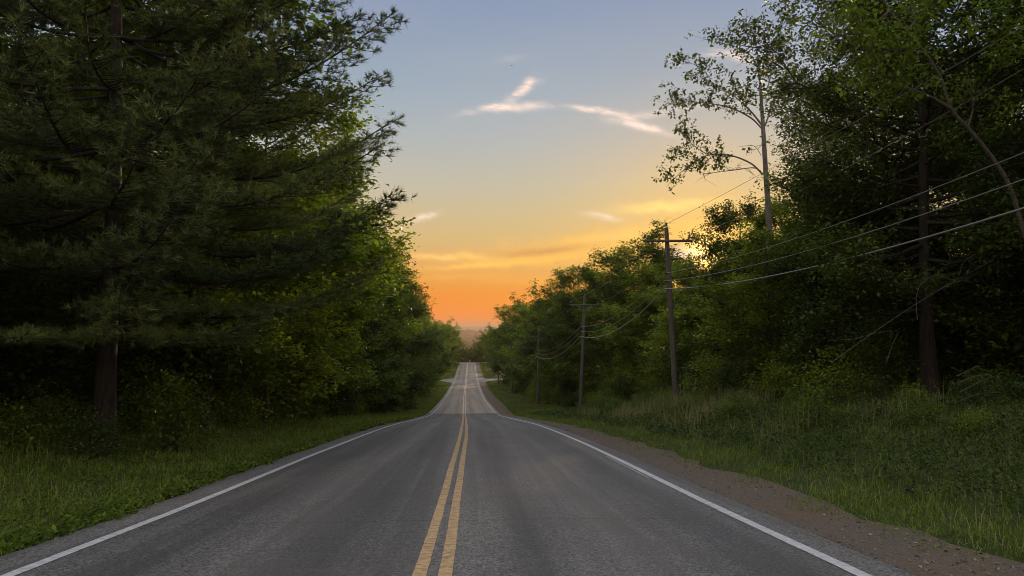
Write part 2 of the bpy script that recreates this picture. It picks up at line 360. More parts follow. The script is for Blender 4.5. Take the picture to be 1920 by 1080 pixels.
# ------------------------------------------------------------------ terrain functions
_ty = np.array([-60, -30, 0, 6.1, 10, 20, 33.6, 60, 83, 93, 161, 238, 384, 410, 450, 520, 700, 1000, 1600, 3000, 6000, 12000, 30000], float)
_tz = np.array([5.1, 2.65, 0, -0.55, -0.91, -1.76, -3.02, -5.85, -8.2, -8.98, -13.0, -15.7, -17.3, -18.3, -21.0, -27, -43, -58, -70, -80, -76, -70, -70], float)
def pchip(x, X, Y):
    x = np.asarray(x, float); h = np.diff(X); d = np.diff(Y) / h
    m = np.zeros_like(Y); m[0], m[-1] = d[0], d[-1]
    ok = d[:-1] * d[1:] > 0; w1 = 2 * h[1:] + h[:-1]; w2 = h[1:] + 2 * h[:-1]
    with np.errstate(all='ignore'): m[1:-1] = np.where(ok, (w1 + w2) / (w1 / d[:-1] + w2 / d[1:]), 0)
    i = np.clip(np.searchsorted(X, x) - 1, 0, len(h) - 1); t = np.clip((x - X[i]) / h[i], 0, 1)
    return (Y[i] * (2 * t**3 - 3 * t**2 + 1) + m[i] * h[i] * (t**3 - 2 * t**2 + t) + Y[i + 1] * (-2 * t**3 + 3 * t**2) + m[i + 1] * h[i] * (t**3 - t**2))
def rz(y): return pchip(y, _ty, _tz)
_cx = (np.array([-60, 0, 20, 33.6, 83, 161, 238, 384, 1000, 30000], float), np.array([0, 0, -0.02, -0.13, -0.84, -1.85, -2.45, -3.3, -3.3, -3.3], float))
def rx(y): return pchip(y, *_cx)
def sst(a, b, x): t = np.clip((x - a) / (b - a), 0, 1); return t * t * (3 - 2 * t)
def gwid(y): return 1.1 + 0.8 * sst(70, 120, y)                      # right-hand gravel shoulder width
def side(u, y):
    u = np.asarray(u, float); y = np.asarray(y, float)
    near = 1 - sst(30, 110, y)
    L = -0.07 + 0.05 * sst(-4.3, -4.6, u) + 0.42 * sst(-5.0, -10, u) * (0.3 + 0.7 * near) + 0.8 * sst(-10, -25, u)
    R = -0.07 + 0.03 * sst(4.4, 6.2, u) + (0.25 + 0.9 * near) * sst(5.6, 14.5, u) + 0.9 * sst(14, 30, u)
    s = np.where(u < 0, L, R)
    s = s + 0.05 * vnoise(u, y, 3, 0.9) * sst(5.2, 7.5, np.abs(u))
    far = sst(450, 1500, y) 
    hill = 26 * vnoise(u, y, 1, 0.0011) + 10 * vnoise(u, y, 5, 0.0041)
    ridge = 74 * np.exp(-((y - 11500) / 1800.0) ** 2) + 34 * np.exp(-((y - 5200 - 0.1 * u) / 900.0) ** 2) * (0.8 + 0.2 * vnoise(u, y, 7, 0.0013)) + 14 * np.exp(-((y - 2500 + 0.12 * u) / 420.0) ** 2)
    return s + far * (np.where(y > 9000, 0.15, 0.55) * hill * sst(500, 2500, y) + ridge)
def gz(x, y): return rz(y) + side(np.asarray(x) - rx(y), y)

YS = np.concatenate([np.arange(-30, 30, 0.75), np.arange(30, 120, 1.5), np.arange(120, 460, 4.0), np.geomspace(460, 30000, 70)])
def sheet(us, ys, zf, name, material, closed_uv=True):
    us = np.asarray(us, float); mb = MB()
    U, Yg = np.meshgrid(us, ys) if us.ndim == 1 else (us, np.repeat(ys[:, None], us.shape[1], 1))
    X = rx(Yg) + U; Zg = zf(U, Yg)
    k, n = X.shape; i = np.arange(k - 1)[:, None] * n; j = np.arange(n - 1)[None]
    F = np.stack([i + j, i + j + 1, i + n + j + 1, i + n + j], -1).reshape(-1, 4)
    mb.add(np.stack([X, Yg, Zg], -1).reshape(-1, 3), F, None, np.stack([U, Yg], -1).reshape(-1, 2))
    return mb.obj(name, material, None, True)
uw = np.geomspace(34, 20000, 34)
US = np.concatenate([-uw[::-1], np.arange(-30, -10, 2.0), np.arange(-10, -4.2, 0.5), [-4.2, -4.0, 0, 3.9, 4.1, 4.4], np.arange(4.9, 14, 0.6), np.arange(14, 31, 2.0), uw])
ground = tag(sheet(US, YS, lambda u, y: rz(y) + side(u, y), 'ground', M['ground']), 'dark grassy ground falling away on both sides of the road', kind='structure')

rng = np.random.default_rng(7)
def road_piece(y0, y1, name, material):
    ys = np.concatenate([[y0], YS[(YS > y0 + 0.3) & (YS < y1 - 0.3)], [y1]])
    e = lambda b, s: b + s * (0.02 * vnoise(ys, ys * 0, 2 + b, 2.2) + 0.035 * vnoise(ys, ys * 0, 5 + b, 0.5))
    um = np.stack([e(-4.18, 1), np.full_like(ys, -3.6), np.full_like(ys, -1.8), np.zeros_like(ys), np.full_like(ys, 1.8), np.full_like(ys, 3.6), e(4.03, 1)], 1)
    return sheet(um, ys, lambda u, y: rz(y) - 0.012 * np.abs(u) ** 1.5 * 0.25, name, material)
camber = lambda u: -0.012 * np.abs(u) ** 1.5 * 0.25
JOINT = 83.0
r1 = tag(road_piece(-30, JOINT, 'road', M['road']), 'dark asphalt two-lane road running downhill from the camera', kind='structure')
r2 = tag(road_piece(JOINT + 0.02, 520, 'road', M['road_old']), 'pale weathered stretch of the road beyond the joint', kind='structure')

def line(name, u0, w, y0, y1, material, label, parent):
    ys = np.concatenate([np.arange(y0, min(y1, 60), 0.12), np.arange(max(60, y0), y1, 1.0), [y1]]) if y0 < 60 else np.append(np.arange(y0, y1, 1.0), y1)
    r = np.random.default_rng(int(abs(u0) * 1000) + int(y0) % 97 + (u0 > 0))
    j1 = r.normal(0, 0.0016, len(ys)) + 0.0025 * vnoise(ys, ys * 0, u0, 3.0) + 0.012 * vnoise(ys, 0 * ys, u0 + 3, 0.23); j2 = r.normal(0, 0.0016, len(ys)) + 0.0025 * vnoise(ys, ys * 0, u0 + 9, 3.0) + 0.012 * vnoise(ys, 0 * ys, u0 + 3, 0.23)
    um = np.stack([u0 - w / 2 + j1, u0 + w / 2 + j2], 1)
    o = sheet(um, ys, lambda u, y: rz(y) + camber(np.full_like(u, u0)) + 0.006, name, material)
    o.parent = parent
    if label: o['label'] = label
    return o
# piecewise line sheets follow the road: parts of the road they are painted on
line('edge_line', -3.6, 0.125, -6, JOINT, M['white'], 'white left edge line on the near pavement', r1)
line('edge_line', 3.6, 0.125, -6, JOINT, M['white'], 'white right edge line on the near pavement', r1)
line('centre_line', -0.105, 0.115, -6, JOINT, M['yellow'], 'left stripe of the worn double yellow line', r1)
line('centre_line', 0.105, 0.115, -6, JOINT, M['yellow'], 'right stripe of the worn double yellow line', r1)
line('edge_line', -3.6, 0.15, JOINT + .4, 400, M['white'], 'white left edge line on the far pavement', r2)
line('edge_line', 3.6, 0.15, JOINT + .4, 400, M['white'], 'white right edge line on the far pavement', r2)
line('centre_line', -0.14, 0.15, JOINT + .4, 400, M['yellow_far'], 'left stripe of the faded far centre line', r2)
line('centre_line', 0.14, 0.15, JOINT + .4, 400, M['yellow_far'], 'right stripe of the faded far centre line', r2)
# ghost of an older edge line inside the right one
line('old_edge_line', 3.47, 0.022, 13.2, 17.5, M['white'], 'thin ghost stripe beside the right edge line', r1)
mbj = MB(); add_box(mbj, (rx(JOINT), JOINT - .05, rz(JOINT) - 0.004), (8.1, 0.5, 0.012))
jo = mbj.obj('tar_joint', plain('tar', (0.02, 0.02, 0.02), 0.5)); jo.parent = r1; jo['label'] = 'dark tar joint across the road between the two pavements'

ysg = YS[(YS > -25) & (YS < 400)]
gs_w = gwid(ysg)
edge = 4.25 + gs_w + 0.2 * vnoise(ysg, 0 * ysg, 4, 0.8) + 0.12 * vnoise(ysg, 0 * ysg, 8, 2.4)
um = np.stack([np.full_like(ysg, 3.95), 4.0 + gs_w * 0.35, 4.0 + gs_w * 0.7, edge], 1)
tag(sheet(um, ysg, lambda u, y: np.maximum(rz(y) - 0.05 - 0.03 * (u - 4.0) + 0.012 * vnoise(u, y, 2, 5.0), rz(y) + side(u, y) + 0.006), 'gravel_shoulder', M['gravel']), 'brown gravel shoulder along the right edge of the road', kind='structure')

def side_road(sgn, yc, half, mouth, length, name, label):
    s = np.linspace(0, 1, 26); d = 4.0 + length * s ** 1.4; wdt = half + (mouth - half) * np.exp(-(d - 4.0) / 3.2)
    t = np.linspace(-1, 1, 9)
    mb = MB(); U = sgn * np.repeat(d[:, None], 9, 1); Yg = yc + wdt[:, None] * t[None]
    X = rx(Yg) + U; Zg = np.maximum(rz(Yg) + side(U, Yg), rz(Yg) - 0.06) + 0.025
    i = np.arange(25)[:, None] * 9; j = np.arange(8)[None]; F = np.stack([i + j, i + j + 1, i + 10 + j, i + 9 + j], -1).reshape(-1, 4)
    if sgn > 0: F = F[:, ::-1]
    mb.add(np.stack([X, Yg, Zg], -1).reshape(-1, 3), F); return tag(mb.obj(name, M['pale'], None, True), label, kind='structure')
side_road(-1, 238, 3.6, 15, 30, 'side_road', 'pale side road joining from the left')
side_road(1, 240, 3.2, 15, 30, 'side_road', 'pale side road joining from the right')
side_road(-1, 385, 3.5, 6, 30, 'side_road', 'thin pale track leaving left at the crest')
side_road(1, 385, 3.5, 6, 30, 'side_road', 'thin pale track leaving right at the crest')

# ------------------------------------------------------------------ foliage makers
def leaf_quads(mb, C, L, rg, tint, tilt=0.45, droop=-0.15, wr=0.62):
    n = len(C); az = rg.uniform(0, 2 * math.pi, n); e = rg.normal(droop, tilt, n)
    D = np.stack([np.cos(az) * np.cos(e), np.sin(az) * np.cos(e), np.sin(e)], 1)
    N = np.stack([rg.normal(0, 0.38, n), rg.normal(0, 0.38, n), np.ones(n)], 1)
    S = np.cross(D, N); S /= np.linalg.norm(S, axis=1)[:, None] + 1e-9; N = np.cross(S, D)
    Ls = (L * rg.uniform(0.6, 1.3, n))[:, None]; w = Ls * wr / 2; h = Ls * rg.uniform(-0.02, 0.2, n)[:, None]
    V = np.stack([C, C + D * Ls * 0.42 + S * w + N * h, C + D * Ls, C + D * Ls * 0.42 - S * w + N * h], 1).reshape(-1, 3)
    mb.add(V, np.arange(4 * n).reshape(-1, 4), tint)
def limb(p0, az, el, ln, rg, k=7, curve=0.25, wob=0.05):
    d = np.array([math.cos(az) * math.cos(el), math.sin(az) * math.cos(el), math.sin(el)])
    t = np.linspace(0, 1, k)[:, None]; P = np.array(p0) + d * ln * t
    P[:, 2] += curve * ln * (t[:, 0] ** 2 - t[:, 0]) 
    P[1:] += rg.normal(0, wob * ln, (k - 1, 3)) * t[1:] * 0.5
    return P
def tree_proto(seed, H=17.0, R=4.6, base=0.16, nl=34, leaf=0.17, per=26, prof='oval', up=0.45, trunk_r=0.2, subs=7, spray=0.55, gap=0.0, inner=0.3):
    rg = np.random.default_rng(seed); wood, lv = MB(), MB()
    kz = np.linspace(0, 1, 9); P = np.stack([0.18 * np.sin(kz * 4 + seed) * kz, 0.18 * np.cos(kz * 5 + seed) * kz, kz * H * 0.93], 1)
    rt = trunk_r * (1 - 0.93 * kz ** 0.9) * (1 + 0.5 * np.exp(-kz * 22)); add_tube(wood, P, rt, 9)
    pt = lambda f: np.array([np.interp(f, kz, P[:, a]) for a in range(3)])
    C, CT = [], []
    for i in range(nl):
        f = base + (0.97 - base) * ((i + rg.uniform(0, 0.9)) / nl) ** 0.92; q = (f - base) / (1 - base)
        w = {'oval': math.sin(math.pi * min(1, 0.13 + 0.87 * q) ** 0.8) ** 0.65, 'cone': (1 - q) ** 0.7 + 0.1, 'wide': math.sin(math.pi * min(1, 0.3 + 0.7 * q)) ** 0.5}[prof]
        ln = max(0.7, R * w * rg.uniform(0.62, 1.18)); az = i * 2.399 + rg.normal(0, 0.5)
        el = up * (0.35 + 1.2 * q) + rg.normal(0, 0.2)
        Lp = limb(pt(f), az, el, ln / max(0.45, math.cos(el)), rg, 8, 0.22)
        r0 = max(0.018, trunk_r * 0.36 * (1 - 0.7 * q)); add_tube(wood, Lp, np.linspace(r0, 0.008, 8), 5)
        ct = rg.normal(0.48, 0.18)
        ns = int(subs * (0.5 + ln / R * 0.6)) + 1
        for s in range(ns):
            tt = inner + (1 - inner) * (s + rg.uniform(0, 1)) / ns; o = np.array([np.interp(tt, np.linspace(0, 1, 8), Lp[:, a]) for a in range(3)])
            sl_ = rg.uniform(0.25, 0.5) * ln * (1.15 - 0.6 * tt) + 0.25
            sa = az + rg.choice([-1, 1]) * rg.uniform(0.4, 1.3); Sp = limb(o, sa, rg.normal(0.2, 0.45), sl_, rg, 4, 0.15)
            add_tube(wood, Sp, np.linspace(r0 * 0.35 + 0.004, 0.005, 4), 3)
            if rg.random() < gap: continue
            for tq in ((0.55, 1.0) if sl_ < 1.0 else (0.4, 0.72, 1.0)):
                C.append(o + (Sp[-1] - o) * tq + rg.normal(0, 0.12, 3)); CT.append(ct + rg.normal(0, 0.15) + 0.1 * (q - 0.5))
    C = np.array(C); CT = np.array(CT); n = len(C)
    k = rg.poisson(per, n); I = np.repeat(np.arange(n), k); m = len(I)
    sp = spray * rg.uniform(0.65, 1.3, n)[I]
    off = rg.normal(0, 1, (m, 3)) * np.stack([sp, sp, sp * 0.6], 1) * 0.6
    off[:, 2] -= 0.12 * (off[:, 0] ** 2 + off[:, 1] ** 2)
    leaf_quads(lv, C[I] + off, leaf, rg, np.clip(CT[I] + rg.normal(0, 0.09, m), 0, 1))
    return wood.mesh('trunk', True), lv.mesh('crown')
def shrub_proto(seed, H=2.0, R=1.3, leaf=0.11, n=120, per=26):
    rg = np.random.default_rng(seed); wood, lv = MB(), MB(); C = []
    for i in range(n):
        a = rg.uniform(0, 2 * math.pi); e = math.asin(rg.uniform(0.0, 1)); r = rg.uniform(0.55, 1.05)
        b = 0.75 + 0.3 * math.sin(a * 3 + seed) + 0.15 * math.sin(7 * a)
        tip = np.array([math.cos(a) * math.cos(e) * R * r * b, math.sin(a) * math.cos(e) * R * r * b, 0.12 + math.sin(e) * H * r])
        if i % 3 == 0:
            st = np.array([rg.normal(0, .12 * R), rg.normal(0, .12 * R), -0.08]); add_tube(wood, bez([st, (st + tip) / 2 + [0, 0, .12 * H], tip], 4), np.linspace(0.018, 0.004, 9), 4)
        C.append(tip)
    C = np.array(C); k = rg.poisson(per, len(C)); I = np.repeat(np.arange(len(C)), k); m = len(I)
    ct = rg.normal(0.5, 0.16, len(C))
    P = C[I] + rg.normal(0, 1, (m, 3)) * np.array([.2, .2, .1]) * R * 0.75; P[:, 2] = np.maximum(P[:, 2], 0.02)
    leaf_quads(lv, P, leaf, rg, np.clip(ct[I] + rg.normal(0, .1, m), 0, 1)); return wood.mesh('stems', True), lv.mesh('foliage')

def pine_proto(seed, H=21.0, R=7.0, base=0.14, nwh=13, detail=2.2, extra=()):
    rg = np.random.default_rng(seed); wood, lv = MB(), MB()
    kz = np.linspace(0, 1, 12); P = np.stack([0.1 * np.sin(kz * 5), 0.12 * np.cos(kz * 4), kz * H], 1)
    add_tube(wood, P, 0.235 * (1 - 0.95 * kz) * (1 + 0.35 * np.exp(-kz * 25)), 12)
    Tc, Td, Tt = [], [], []
    todo = []
    for w in range(nwh):
        q = (w + rg.uniform(0, .25)) / nwh; f = base + (0.98 - base) * q; z = f * H
        R_ = R * (1 - q) ** 0.55 * (0.85 + 0.15 * min(1, q * 6))
        nb = rg.integers(6, 9); a0 = rg.uniform(0, 6.28)
        for b in range(nb):
            todo.append((z, a0 + b * 2 * math.pi / nb + rg.normal(0, .22), R_ * rg.uniform(0.7, 1.1), -0.02 + 0.24 * q + rg.normal(0, .035), f))
    for z, az, ln, el, f in todo + [(*x, x[0] / H) for x in extra]:
        if True:
            K = 12; t = np.linspace(0, 1, K); d = np.array([math.cos(az), math.sin(az), 0]); sd_ = np.array([-d[1], d[0], 0])
            B = np.array([0.0, 0, z]) + d * ln * t[:, None] + sd_ * (0.06 * ln * np.sin(t * 3 + rg.uniform(0, 6)))[:, None]
            B[:, 2] += ln * (math.tan(el) * t - 0.10 * np.sin(math.pi * t) + 0.12 * t ** 3); B[:, :2] += P[np.searchsorted(kz, f) - 1, :2]
            add_tube(wood, B, np.linspace(max(.02, 0.068 * ln / R), 0.008, K), 6)
            bt = rg.normal(.5, .16); n0 = len(Tc)
            ns = int(ln / 0.15)
            for s in range(ns):
                tt = 0.2 + 0.8 * (s + rg.uniform(0, .8)) / ns; o = np.array([np.interp(tt, t, B[:, a]) for a in range(3)])
                sg = 1 if s % 2 else -1; sl_ = (0.30 * ln * (1.08 - tt) + 0.3) * rg.uniform(.6, 1.15); aa = az + sg * rg.uniform(.55, 1.0)
                sdv = np.array([math.cos(aa), math.sin(aa), rg.normal(.04, .07)]); e2 = o + sdv * sl_; e2[2] += 0.05 * sl_
                add_tube(wood, np.array([o, (o + e2) / 2 - [0, 0, .03 * sl_], e2]), np.array([.014, .009, .005]), 3)
                nt = max(2, int(sl_ / (0.16 / detail)))
                for k in range(nt):
                    tk = 0.25 + 0.75 * (k + 1) / nt; c = o + (e2 - o) * tk
                    if k < nt - 1:
                        jj = rg.normal(0, 1, 3) * [.8, .8, .22] + sdv * .5 + [0, 0, .22]; jj /= np.linalg.norm(jj); Tc.append(c + jj * rg.uniform(.02, .34)); Td.append(jj)
                    else: Tc.append(c); Td.append(sdv + [0, 0, .18])
            Tc.append(B[-1]); Td.append(d + [0, 0, .5]); Tt += [bt] * (len(Tc) - n0)
    Tc = np.array(Tc); Td = np.array(Td); Td /= np.linalg.norm(Td, axis=1)[:, None]
    n = len(Tc); nn = 15; I = np.repeat(np.arange(n), nn); m = len(I)
    D = Td[I] * rg.uniform(0.4, 1.2, m)[:, None] + rg.normal(0, .45, (m, 3)) + [0, 0, .15]; D /= np.linalg.norm(D, axis=1)[:, None]
    S = np.cross(D, rg.normal(0, 1, (m, 3))); S /= np.linalg.norm(S, axis=1)[:, None]
    Ln = rg.uniform(.13, .21, m)[:, None]; B0 = Tc[I] - Td[I] * rg.uniform(0, .09, m)[:, None]
    V = np.stack([B0 - S * .0075, B0 + S * .0075, B0 + D * Ln], 1).reshape(-1, 3)
    tn = np.clip((np.array(Tt) + rg.normal(0, .14, n))[I] + rg.normal(0, .1, m), 0, 1)
    lv.add(V, np.arange(3 * m).reshape(-1, 3), tn); return wood.mesh('trunk', True), lv.mesh('crown'), n

def plant(proto, name, loc, rzv, s, bark, leaf, label, cat, group=None, names=('trunk', 'crown'), sz=None, tilt=None):
    e = empty(name, loc, rzv, s)
    if sz: e.scale = (s, s, sz)
    if tilt: e.rotation_euler = (tilt[0], tilt[1], rzv)
    for me, nm, mt in ((proto[0], names[0], bark), (proto[1], names[1], leaf)):
        o = bpy.data.objects.new(nm, me)
        if not me.materials: me.materials.append(mt)
        link(o, e)
        o.material_slots[0].link = 'OBJECT'; o.material_slots[0].material = mt
    return tag(e, label, cat, group)

ORD = ['nearest', 'second', 'third', 'fourth', 'fifth', 'sixth', 'seventh', 'eighth', 'ninth', 'tenth', 'eleventh', 'twelfth', 'thirteenth', 'fourteenth', 'fifteenth', 'sixteenth', 'seventeenth', 'eighteenth', 'nineteenth', 'twentieth']
TENS = {20: 'twentieth', 30: 'thirtieth', 40: 'fortieth', 50: 'fiftieth'}
def ordinal(i):
    k = i + 1
    if i < 20: return ORD[i]
    return TENS[k] if k in TENS else {2: 'twenty', 3: 'thirty', 4: 'forty', 5: 'fifty'}[k // 10] + '-' + (['first'] + ORD[1:9])[k % 10 - 1]

# ------------------------------------------------------------------ trees
pineP = pine_proto(3, R=6.6, extra=[(9.0, -.5, 6.9, .03), (8.1, -.38, 6.3, .02), (7.1, -.3, 6.6, .02), (9.8, -.25, 5.8, .04), (6.2, -.55, 6.6, .0), (5.2, -.45, 6.8, .0), (4.4, -.7, 6.2, .02), (3.6, -.35, 6.4, .03), (10.8, -.45, 6.2, .03), (5.8, -1.1, 5.6, .0), (3.4, -1.3, 5.0, .05), (7.6, -1.0, 6.2, .0)])
near = [tree_proto(11, 17, 4.9, .07, 30, .22, 26, subs=16, spray=.44, inner=.45), tree_proto(12, 17, 4.5, .06, 32, .21, 25, 'wide', .5, subs=16, spray=.44, inner=.45),
        tree_proto(13, 17, 4.7, .08, 30, .23, 25, 'oval', .35, subs=16, spray=.46, inner=.45), tree_proto(14, 16, 4.4, .05, 32, .21, 26, 'oval', .48, subs=16, spray=.44, inner=.45)]
farp = [tree_proto(21, 17, 4.8, .06, 30, .38, 14, 'oval', .45, subs=9, spray=.6, inner=.4), tree_proto(22, 17, 4.6, .05, 32, .36, 14, 'wide', .5, subs=9, spray=.6, inner=.4), tree_proto(23, 17, 4.4, .05, 32, .37, 14, 'oval', .4, subs=9, spray=.62, inner=.4)]
darkP = tree_proto(31, 19, 5.0, .16, 60, .155, 33, 'wide', .32, .27, 16, .48)
mapleP = tree_proto(41, 9, 3.0, .26, 26, .19, 24, 'oval', .35, .12, 9, .4)
shr = [shrub_proto(51, 2.0, 1.3), shrub_proto(52, 1.5, 1.5, .1, 110), shrub_proto(53, 2.6, 1.2, .13, 130, 22), shrub_proto(54, 1.1, 1.2, .09, 90)]
R_ = random.Random(5)
def put_tree(proto, x, y, H, label, group, leaf='leaf', bark='bark', wide=1.0, name='broadleaf_tree', H0=17.0, sink=0.1):
    s = H / H0
    return plant(proto, name, (x, y, float(gz(x, y)) - sink), R_.uniform(0, 6.28), s * wide, M[bark], M[leaf], label, 'tree', group, sz=s)

# the big white pine and its neighbour on the left
plant(pineP[:2], 'pine_tree', (-8.4, 18.0, float(gz(-8.4, 18)) - .1), 0.35, 1.0, M['bark_dark'], M['needle'], 'big white pine with thick dark trunk and long level branches, left foreground', 'tree', 'pines on the left')
plant(pineP[:2], 'pine_tree', (-12.6, 13.2, float(gz(-12.6, 13.2)) - .1), 2.3, 0.82, M['bark_dark'], M['needle'], 'smaller pine whose branch tips enter at the left picture edge', 'tree', 'pines on the left')

# left-hand wood edge, front row: (x, y, height, width factor, leaf)
left = [(-12.0, 23.5, 18, 1.0, 'leaf'), (-10.0, 28.5, 19.5, 1.15, 'leaf'), (-9.2, 34.0, 16.5, 1.15, 'leaf_yellow'), (-9.6, 40, 15.5, 1.1, 'leaf'), (-10.3, 46, 16.0, 1.05, 'leaf_yellow'), (-10.1, 52, 16.5, 1.1, 'leaf'),
        (-10.4, 58, 16.0, 1.1, 'leaf_dark'), (-10.7, 65, 16.5, 1.15, 'leaf'), (-10.8, 72, 17.0, 1.15, 'leaf_dark'), (-11.0, 80, 17.5, 1.1, 'leaf'), (-11.1, 88, 18.4, 1.15, 'leaf_dark'), (-11.2, 97, 18.9, 1.1, 'leaf_dark'),
        (-11.7, 106, 18.4, 1.15, 'leaf'), (-11.8, 116, 18.4, 1.15, 'leaf_dark'), (-12.2, 127, 18.9, 1.1, 'leaf'), (-12.4, 139, 18.4, 1.1, 'leaf_dark'), (-12.8, 152, 18.4, 1.1, 'leaf'), (-13.0, 166, 18.4, 1.15, 'leaf_dark'), (-13.2, 181, 18.4, 1.1, 'leaf'),
        (-13.4, 197, 18.4, 1.15, 'leaf'), (-13.6, 213, 17.9, 1.1, 'leaf_dark'), (-13.7, 252, 19.2, 1.1, 'leaf'), (-13.2, 268, 19.2, 1.1, 'leaf'), (-12.9, 286, 19.2, 1.15, 'leaf'), (-12.7, 306, 19.2, 1.15, 'leaf_yellow'), (-12.3, 328, 19.2, 1.1, 'leaf'), (-12.0, 350, 19.2, 1.15, 'leaf'), (-11.7, 372, 18.2, 1.1, 'leaf_yellow')]
for i, (x, y, H, w, lf) in enumerate(left):
    p = near[i % 4] if y < 135 else farp[i % 3]
    put_tree(p, x, y, H, '%s broadleaf tree behind the big pine in the left front row' % ordinal(i) if i else 'broadleaf tree right behind the big pine, nearest of the left front row', 'front row of trees left of the road', lf, wide=w)
right = [(23.5, 24.0, 15, 1.1, 'leaf_dark'), (21.5, 30.5, 14.5, 1.1, 'leaf'), (19.8, 39, 12.6, 1.1, 'leaf'), (17.3, 46.5, 13.4, .9, 'leaf_dark'), (21.0, 47, 14.0, 1.2, 'leaf_yellow'), (20.2, 53, 13.0, 1.2, 'leaf'), (18.9, 60, 12.5, 1.3, 'leaf'), (18.0, 68, 14.0, 1.3, 'leaf_yellow'), (17.6, 78, 19.0, 1.15, 'leaf'),
         (16.6, 88, 18, 1.15, 'leaf'), (16, 97, 18.5, 1.15, 'leaf_dark'), (15.4, 108, 21, 1.1, 'leaf'), (14.8, 119, 19, 1.15, 'leaf'), (15.0, 131, 19, 1.05, 'leaf_dark'), (14.6, 144, 19.5, 1.05, 'leaf'), (14.2, 158, 20, 1.05, 'leaf'), (13.7, 173, 20.5, 1.05, 'leaf_yellow'),
         (12.8, 190, 21.5, 1.05, 'leaf'), (11.4, 208, 23.5, 1.05, 'leaf'), (11.8, 222, 21, 1.0, 'leaf_dark'), (11.5, 258, 19, 1.1, 'leaf'), (10.9, 275, 18, 1.1, 'leaf'), (10.4, 294, 18, 1.1, 'leaf_dark'), (9.9, 315, 17, 1.15, 'leaf'), (9.4, 336, 17, 1.1, 'leaf'), (9, 358, 17, 1.15, 'leaf'), (8.8, 378, 16, 1.1, 'leaf')]
for i, (x, y, H, w, lf) in enumerate(right):
    p = near[(i + 1) % 4] if y < 135 else farp[(i + 1) % 3]
    put_tree(p, x, y, H, '%s broadleaf tree of the right front row behind the poles' % ordinal(i), 'front row of trees right of the road', lf, wide=w)

# second and third rows seen through the gaps
for sgn, lab in ((-1, 'left'), (1, 'right')):
    y = 14.0 if sgn < 0 else 10.0; i = 0
    while y < 250:
        u = (16.5 if sgn < 0 else 24 - 5 * sst(40, 120, y)) + R_.uniform(-1.2, 1.2)
        put_tree(near[(i + 2) % 4] if y < 60 else farp[i % 3], sgn * u + float(rx(y)), y, R_.uniform(15, 18) if sgn < 0 or y > 75 else R_.uniform(12.5, 14), 'leafy tree standing behind the front row of the %s wood' % lab, 'second row of the %s wood' % lab, R_.choice(['leaf', 'leaf_dark', 'leaf']), wide=1.1)
        y += R_.uniform(5.5, 8.0) * (1 + y / 160); i += 1
    y = 12.0
    while y < 90:
        u = (23 if sgn < 0 else 30) + R_.uniform(-1.5, 1.5)
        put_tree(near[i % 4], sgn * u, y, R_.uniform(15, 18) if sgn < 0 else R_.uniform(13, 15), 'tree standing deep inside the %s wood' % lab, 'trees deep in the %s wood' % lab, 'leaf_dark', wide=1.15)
        y += R_.uniform(6.5, 9.0); i += 1

# the dark tall tree on the right with the visible trunk
put_tree(darkP, 16.7, 26.0, 20.0, 'tall dark tree with straight trunk and arching branches, right foreground', 'big trees of the right wood', 'leaf_dark', 'bark_dark', H0=19)
put_tree(darkP, 20.0, 19.0, 18.0, 'dark tree at the right picture edge beyond the leaning trunk', 'big trees of the right wood', 'leaf_dark', 'bark_dark', H0=19)
put_tree(darkP, 19.2, 33.0, 18.5, 'dark tree just behind the tall straight-trunked one on the right', 'big trees of the right wood', 'leaf_dark', 'bark_dark', H0=19)
put_tree(mapleP, 15.0, 36.0, 9.0, 'small yellow-green maple with slim trunk right of the nearest pole', 'young trees on the right', 'leaf_yellow', 'bark_dark', H0=9, wide=1.0)
put_tree(mapleP, 16.2, 43.5, 8.0, 'young bright green tree behind the nearest utility pole', 'young trees on the right', 'leaf_yellow', 'bark', H0=9, wide=1.2)
put_tree(mapleP, 15.6, 53.0, 7.5, 'young tree between the first and second poles', 'young trees on the right', 'leaf_yellow', 'bark', H0=9, wide=1.2)
put_tree(mapleP, -8.6, 25.5, 7.0, 'low bright tree under the pine branches on the left', 'young trees on the left', 'leaf_yellow', 'bark', H0=9, wide=1.1)
put_tree(mapleP, -8.2, 31.0, 7.0, 'young yellow-green tree at the left wood edge', 'young trees on the left', 'leaf_yellow', 'bark', H0=9, wide=1.1)

